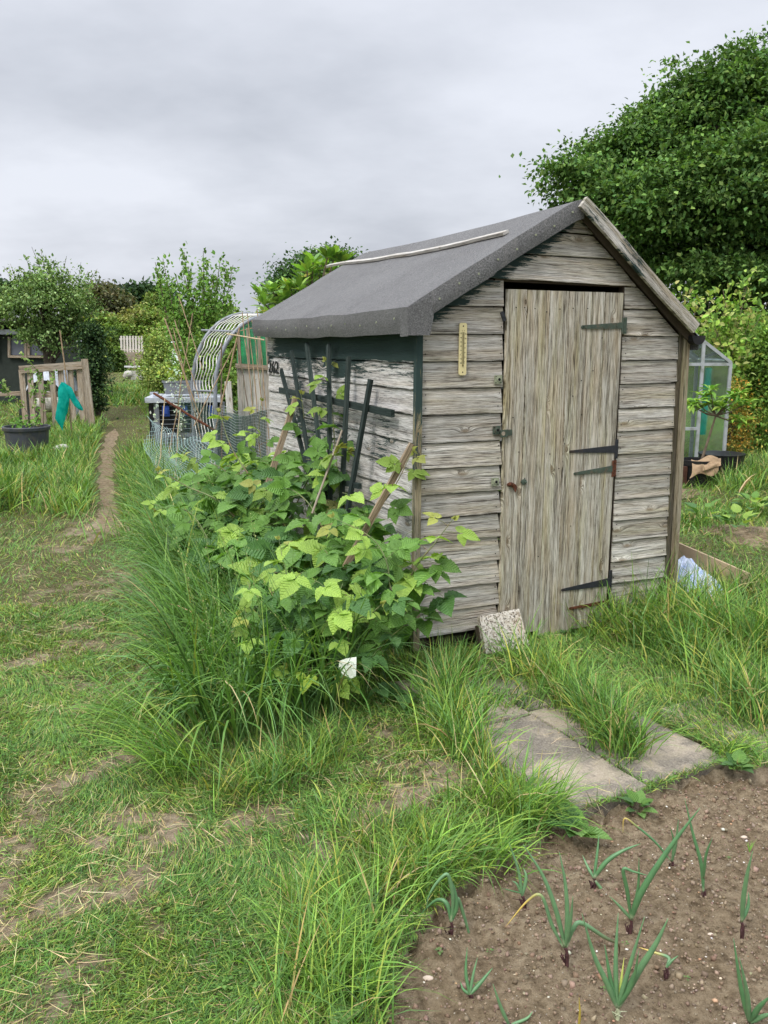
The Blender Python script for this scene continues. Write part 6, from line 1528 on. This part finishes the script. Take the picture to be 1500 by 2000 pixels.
for (u, v, ru, rv, Y, n, cols, ls, lab, nm) in (
    (262, 625, 26, 28, 52, 150, [(.22, .25, .08), (.26, .27, .10), (.18, .22, .07)], .2, 'yellowish rounded bush above the far bench', 'far_bush'),
    (300, 640, 34, 34, 45, 200, MB_, .18, 'green bush behind the far bench, right side', 'far_bush'),
    (205, 640, 28, 26, 48, 160, MB_, .18, 'green bush left of the far bench under the brownish tree', 'far_bush'),
    (190, 665, 20, 30, 33, 120, MB_, .13, 'bright hedge end where the grass path disappears', 'far_bush'),
    (225, 655, 24, 22, 44, 140, [(.15, .24, .05), (.1, .17, .04)], .16, 'dense green bush directly left of the slatted bench back', 'far_bush'),
    (224, 697, 15, 20, 33, 110, [(.1, .17, .045), (.14, .22, .06)], .12, 'low rounded dark bush at the left leg of the far bench', 'far_bush'),
    (345, 660, 40, 40, 34, 220, MB_, .14, 'wide hedge right of the far bench behind the cane bundle', 'far_bush'),
    (-60, 620, 60, 40, 40, 160, MB_, .2, 'hedge beyond the hut roof at the left edge', 'far_bush'),
    (430, 625, 50, 26, 50, 200, MB_[:3], .2, 'low distant hedge behind the arch', 'far_bush'),
    (520, 640, 50, 30, 45, 180, MB_, .2, 'distant hedge behind the cold frame', 'far_bush'),
    (300, 600, 22, 26, 60, 120, [(.13, .2, .05), (.17, .24, .06)], .22, 'small round tree in front of the right pine', 'far_bush')):
    tree(nm, lab, 'bush', base(u, Y), [lobe(u, v, Y, ru, rv), lobe(u-ru*.4, v+rv*.5, Y, ru*.8, rv), lobe(u+ru*.4, v+rv*.5, Y, ru*.8, rv), (base(u, Y)+A(0, 0, (P(u, v, Y)[2]-base(u, Y)[2])*.3), (ru*Y/1763, ru*Y/1763*.7, (P(u, v, Y)[2]-base(u, Y)[2])*.45))], n, 46, ls, cols, .12, None, T_RH, ru*Y/1763*.22, 'bushes around the far bench', limbs=6, shell=.35)
tree('wispy_shrub', 'pale feathery shrub right of the path in front of the raised bed', 'shrub', base(315, 19), [lobe(312, 690, 19, 24, 32), lobe(300, 725, 19, 22, 30), lobe(330, 715, 19, 26, 36), lobe(320, 740, 18, 30, 22)], 330, 40, .055, [(.2, .29, .07), (.3, .36, .1), (.13, .2, .05)], .03, None, T_LEAF, .12, limbs=30, shell=.15, tips=1)
# young pear with upright leafy branches
YY = 13.5; f_ = base(385, YY)
PE = [(.12, .24, .045), (.09, .18, .035), (.18, .31, .065)]
br_ = [(303, 512), (318, 505), (360, 493), (368, 520), (397, 490), (405, 510), (431, 503), (440, 520), (455, 517), (452, 575), (345, 545), (330, 560), (380, 560), (418, 540), (308, 530), (372, 590), (400, 600), (435, 590), (350, 590), (415, 575), (360, 540), (393, 530), (427, 545), (384, 620), (410, 640), (350, 635), (430, 630), (365, 660), (440, 660)]
shoots('young_pear_tree', 'open young fruit tree with upright leafy branches against the sky behind the arch', 'tree', f_, [P(u, v, YY+rng.uniform(-.4, .4)) for u, v in br_], .07, 330, PE, T_LEAF, None, .016, .12, bend=.06)
# silver leaved plant by the canes
shoots('silver_plant', 'silvery white leaved plant among the canes above the planter', 'plant', base(345, 10.6), [P(u, v, 10.6) for u, v in ((330, 665), (336, 690), (342, 680), (333, 710), (346, 700), (350, 720), (340, 735), (328, 740))], .04, 34, [(.55, .62, .58), (.42, .5, .42), (.3, .38, .25)], T_LEAF, None, .004, .06)
tree('border_shrub', 'green shrub filling the gap behind the arch and canes', 'shrub', base(440, 12), [lobe(440, 740, 12, 40, 50), lobe(400, 700, 12.3, 40, 40), lobe(470, 760, 11.5, 30, 50), lobe(455, 690, 12.2, 30, 45)], 230, 36, .055, [(.14, .24, .05), (.2, .3, .07), (.09, .17, .04)], .03, None, T_LEAF, .13, limbs=12, shell=.2)
# round oak and magnolia behind the roof
tree('round_tree', 'dark green round tree showing behind the far slope of the shed roof', 'tree', base(610, 27), [lobe(590, 545, 27, 50, 38), lobe(635, 525, 27, 42, 40), lobe(560, 560, 27, 32, 25), lobe(660, 550, 27, 40, 50), lobe(620, 580, 27, 70, 40)], 520, 50, .11, [(.06, .125, .045), (.085, .16, .055), (.045, .1, .035)], .2, None, T_RH, .2, limbs=20, shell=.4, tips=.4, sub=10, subf=.4)
YM = 9.6; T_MAG = ([(0, 0, 0), (.17, .3, .05), (.2, .62, .05), (0, 1, -.05), (-.2, .62, .05), (-.17, .3, .05), (0, .5, .0)], T_LEAF[1])
mg = thing('magnolia', 'bright green magnolia with large glossy leaves behind the shed roof', 'magnolia', tuple(base(585, YM)))
pos, yy, k = [], [], MB()
for (u, v) in ((510, 572), (530, 566), (548, 573), (565, 560), (585, 562), (560, 585), (540, 590), (600, 575), (575, 590), (590, 545), (612, 530), (628, 515), (640, 500), (655, 497), (668, 510), (650, 525), (620, 555), (605, 555), (640, 545), (660, 535), (515, 592), (533, 610), (612, 510), (600, 525), (720, 540), (735, 480)):
    c_ = P(u, v, YM+rng.uniform(-.3, .3)) if u < 700 else P(u, v+40, YM); b_ = P(600, 680, YM); k.tube([b_+rng.normal(0, .1, 3), (b_+c_)/2, c_], [.02, .012, .007], 5, caps=False)
    for j in range(15):
        a = j*2.4; d = nrm(A(math.cos(a), math.sin(a), rng.uniform(.0, 1.2))); pos.append(c_+d*.01+A(0, 0, -.01*j*.3)); yy.append(d)
k.build('branches', M['brownstem'], mg); n = len(pos); yy = np.array(yy)
scatter('foliage', *T_MAG, np.array(pos), yy, A(0, 0, 1)+rng.normal(0, .15, (n, 3)), rng.uniform(.1, .2, n), pal(n, [(.13, .26, .045), (.19, .34, .06), (.09, .18, .035), (.32, .34, .07)], [.4, .3, .25, .05], .15), M['bramble'], mg, kind='stuff')
p_ = P(727, 482, 8.3); n = 10
# ---------------- greenhouse, pot and planter on the right
gh = thing('greenhouse', 'small aluminium framed greenhouse with dusty glass behind the right wall', 'greenhouse', tuple(base(1395, 10.3)))
YG = 10.3; k = MB()
def Q(u, v, dy=0.): return P(u, v, YG+dy)
pR0 = base(1399, YG); eR = P(1427, 708, YG); pR = A(eR[0], eR[1], pR0[2]); gax = nrm(A(1, .06, 0)); wd = 1.9; rise = .68
def GH(x, y, z): return pR-gax*x+A(-.25, 1, 0)*y+A(0, 0, z)
he = eR[2]-pR[2]
def roofz(x): return he+rise*(1-abs(x-wd/2)/(wd/2))
fr_ = [(GH(0, 0, 0), GH(0, 0, he)), (GH(wd, 0, 0), GH(wd, 0, he)), (GH(.33, 0, 0), GH(.33, 0, roofz(.33))), (GH(.62, 0, 0), GH(.62, 0, roofz(.62))), (GH(1.25, 0, 0), GH(1.25, 0, roofz(1.25))),
      (GH(0, 0, he), GH(wd/2, 0, he+rise)), (GH(wd, 0, he), GH(wd/2, 0, he+rise)), (GH(0, 0, .03), GH(wd, 0, .03)), (GH(0, 0, he-.02), GH(wd, 0, he-.02)), (GH(0, 1.9, 0), GH(0, 1.9, he)), (GH(wd, 1.9, 0), GH(wd, 1.9, he)), (GH(0, 1.9, he), GH(wd/2, 1.9, he+rise)), (GH(wd, 1.9, he), GH(wd/2, 1.9, he+rise)), (GH(wd/2, 0, he+rise), GH(wd/2, 1.9, he+rise)), (GH(0, 0, he), GH(0, 1.9, he)), (GH(wd, 0, he), GH(wd, 1.9, he)),
      (GH(0, .65, 0), GH(0, .65, he)), (GH(0, 1.3, 0), GH(0, 1.3, he)), (GH(0, .65, he), GH(wd/2, .65, he+rise)), (GH(0, 1.3, he), GH(wd/2, 1.3, he+rise)), (GH(.62, 0, .5), GH(.33, 0, .5)), (GH(0, 0, .02), GH(0, 1.9, .02)), (GH(.66, 1.85, 0), GH(.66, 1.85, he))]
for a, b in fr_:
    k = MB(); k.bar(a, b, .034, .034); k.build('frame_bar', M['greysteel'] if False else M['alu'] if 'alu' in M else M.setdefault('alu', simple('aluminium', (.36, .38, .39), .45, .15, 20, dirt=(.2, .22, .18), dscale=10)), gh)
for pts in ([GH(.02, .01, .03), GH(.02, .01, he), GH(wd/2, .01, he+rise-.02), GH(wd-.02, .01, he), GH(wd-.02, .01, .03)], [GH(.0, .02, .03), GH(.0, 1.88, .03), GH(.0, 1.88, he), GH(.0, .02, he)], [GH(.0, .02, he+.02), GH(.0, 1.88, he+.02), GH(wd/2, 1.88, he+rise+.02), GH(wd/2, .02, he+rise+.02)], [GH(wd, .02, he+.02), GH(wd, 1.88, he+.02), GH(wd/2, 1.88, he+rise+.02), GH(wd/2, .02, he+rise+.02)], [GH(.02, 1.9, .03), GH(.02, 1.9, he), GH(wd/2, 1.9, he+rise-.02), GH(wd-.02, 1.9, he), GH(wd-.02, 1.9, .03)]):
    k = MB(); nv = nrm(np.cross(pts[1]-pts[0], pts[2]-pts[0])); k.add(pts, [tuple(range(len(pts)))]); k.build('glass_pane', M['glass'], gh)
k = MB(); k.bar(GH(.45, 1.0, .3), GH(.48, 1.0, he-.1), .1, .02, up=(0, 1, 0)); props(k.build('teal_cloth_strip', M['netbag'], None, tuple(GH(.45, 1, .3))), 'narrow teal cloth strip hanging inside the greenhouse', 'cloth')
p0 = base(1380, 9.4); zt_ = P(1380, 897, 9.4)[2]-p0[2]; r_ = 34/1763*9.4
pot = thing('black_pot', 'large black plastic pot holding the small peach tree', 'pot', tuple(p0))
k = MB(); k.lathe(p0, [(0, .01), (r_*.84, .01), (r_*.95, zt_-.06), (r_*1.02, zt_-.055), (r_*1.04, zt_), (r_*.97, zt_), (r_*.95, zt_-.04), (0, zt_-.04)], 36); k.build('body', M['blackplastic'], pot)
k = MB(); k.lathe(p0, [(0, zt_-.035), (r_*.93, zt_-.035)], 20); k.build('compost', M['inside'], pot)
c1 = p0+A(.38, .35, 0); k = MB(); k.lathe(c1, [(0, .01), (.2, .01), (.24, .27), (.25, .3), (.22, .3), (0, .26)], 30); props(k.build('black_tub', M['blackplastic'], None, tuple(c1)), 'low black tub in the grass behind the peach tree pot', 'tub')
k = MB()
def cloth(a, b):
    u = 1350+a*52+b*-4; x = (a-.5); v = 897+b*30-6*a+4*math.sin(a*7+b*2)
    p = P(u+4*math.sin(b*3), v if b < .55 else v+4, 9.4-r_*1.08-.012*math.sin(a*9)-.02*b+.10*(1-b)**3); return p
grid(k, cloth, 16, 12); k2 = MB()
def cloth2(a, b):
    p = P(1372+a*36, 898+b*22*(1-.35*a)-3*a, 9.4-r_*1.08-.03-.01*math.sin(a*8+b*5)+.25*(1-b)**3); return p
grid(k, cloth2, 12, 10)
props(k.build('sacking', M['fabric'], None, tuple(P(1372, 905, 9.1)), smooth=True), 'folded tan sacking draped over the rim of the black pot', 'sacking')
PC = [(.2, .36, .06), (.28, .42, .08), (.13, .27, .05)]; pf = p0+A(.03, 0, zt_-.04)
pt_ = thing('peach_tree', 'small potted peach tree with long narrow drooping leaves', 'tree', tuple(pf)); k = MB()
tk = spline([pf, P(1386, 850, 9.4), P(1393, 828, 9.4), P(1398, 812, 9.4)], 6); k.tube(tk, [.016-.0004*i for i in range(len(tk))], 8); k.build('trunk', M['brownstem'], pt_, smooth=True)
pos, yy = [], []; k = MB()
for (u, v) in ((1360, 785), (1375, 775), (1390, 790), (1350, 792), (1430, 775), (1440, 785), (1445, 770), (1420, 785), (1438, 818), (1450, 825), (1388, 762), (1365, 800), (1410, 795), (1456, 790)):
    c_ = P(u, v, 9.4+rng.uniform(-.15, .15)); k.tube([tk[-1], (tk[-1]+c_)/2+A(0, 0, -.02), c_], [.009, .006, .004], 5, caps=False)
    for j in range(22):
        a = j*2.4; d = nrm(A(math.cos(a), math.sin(a), rng.uniform(-.5, .9))); pos.append(c_+d*.008); yy.append(d)
k.build('branches', M['brownstem'], pt_); n = len(pos); scatter('foliage', *T_LONG, np.array(pos), np.array(yy), A(0, 0, 1)+rng.normal(0, .2, (n, 3)), rng.uniform(.08, .15, n), pal(n, PC), M['leaf'], pt_, kind='stuff')
p0 = base(1336, 9.3); k = MB(); ht = P(1336, 912, 9.3)[2]-p0[2]; rib = []
for i in range(24): k.bar(p0+A(-.28, -.01, .01+i*ht/24), p0+A(.12, .0, .01+i*ht/24), .03, ht/24*.62)
k.bar(p0+A(-.28, .03, ht/2), p0+A(.12, .03, ht/2), .02, ht-.01); k.bar(p0+A(.11, .02, 0), p0+A(.11, .02, ht), .03, .05, up=(0, 1, 0))
props(k.build('corrugated_planter', M['earthred'], None, tuple(p0)), 'dark brown corrugated planter box between the shed and the black pot', 'planter')
heap('earth_patch', 'bare dark earth in front of the corrugated planter', 'soil heap', base(1345, 9.0), .3, .03, 0)
# ================================================================== camera, sky, sun
cam = bpy.data.objects.new('camera', bpy.data.cameras.new('camera')); COL.objects.link(cam); S.camera = cam
cam.data.sensor_fit = 'VERTICAL'; cam.data.sensor_height = 36.0; cam.data.lens = FPX/2000*36; cam.data.clip_end = 1000; cam.data.clip_start = .05
cam.location = (0, 0, EYE); cam.rotation_euler = (math.pi/2-PITCH, 0, 0)
S.view_settings.view_transform = 'Standard'; S.view_settings.look = 'None'; S.view_settings.exposure = 0.13; S.view_settings.gamma = 1
w = bpy.data.worlds.new('World'); S.world = w; w.use_nodes = True; nt = w.node_tree; nt.nodes.clear(); q = N(nt)
SUN_EL, SUN_ROT = math.radians(52), math.radians(215)   # behind the camera, to its left
sky = q.n('ShaderNodeTexSky', sky_type='NISHITA', sun_disc=False, sun_elevation=SUN_EL, sun_rotation=SUN_ROT, air_density=1.5, dust_density=3.0)
co = q.n('ShaderNodeTexCoord').outputs['Generated']; sep = q.n('ShaderNodeSeparateXYZ', {0: co})
up = q.math('MAXIMUM', sep.outputs[2], 0.0)
den = q.math('ADD', up, .28)
pl = q.n('ShaderNodeCombineXYZ', {0: q.math('DIVIDE', sep.outputs[0], den), 1: q.math('DIVIDE', sep.outputs[1], den), 2: 0.0}).outputs[0]
mp = q.n('ShaderNodeMapping', {0: pl, 1: (3.4, 1.3, 0), 3: (.9, 1.1, 1)}).outputs[0]
n1 = q.noise(mp, .75, 5, .5, .3); n2 = q.noise(mp, 2.6, 5, .55)
nn = q.math('ADD', q.math('MULTIPLY', n1, .7), q.math('MULTIPLY', n2, .3))
c = q.ramp(nn, [(.34, (.50, .53, .60)), (.46, (.65, .68, .755)), (.58, (.79, .82, .90))])
# overcast dome: zenith brighter than the band above the horizon
zen = q.rng(up, .36, 1.0, 1.0, 3.5)
c = q.mix(1.0, c, q.n('ShaderNodeCombineXYZ', {0: zen, 1: zen, 2: zen}).outputs[0], 'MULTIPLY')
b1 = q.n('ShaderNodeBackground', {'Color': sky.outputs[0], 'Strength': .1})
b2 = q.n('ShaderNodeBackground', {'Color': c, 'Strength': 1.0})
mx = q.n('ShaderNodeMixShader', {0: .93, 1: b1.outputs[0], 2: b2.outputs[0]})
out = q.n('ShaderNodeOutputWorld'); nt.links.new(mx.outputs[0], out.inputs[0])
w.cycles.sampling_method = 'MANUAL'; w.cycles.sample_map_resolution = 512
sl_ = bpy.data.lights.new('sun', 'SUN'); sl_.energy = 2.3; sl_.angle = math.radians(18); sl_.color = (1, .96, .9)
so = bpy.data.objects.new('sun', sl_); COL.objects.link(so)
d = A(math.sin(SUN_ROT)*math.cos(SUN_EL), math.cos(SUN_ROT)*math.cos(SUN_EL), math.sin(SUN_EL))
from mathutils import Vector
so.rotation_euler = Vector(d).to_track_quat('Z', 'Y').to_euler()
cy = S.cycles
cy.max_bounces = 6; cy.diffuse_bounces = 3; cy.glossy_bounces = 2; cy.transmission_bounces = 4; cy.transparent_max_bounces = 12
cy.use_adaptive_sampling = True; cy.adaptive_threshold = .02
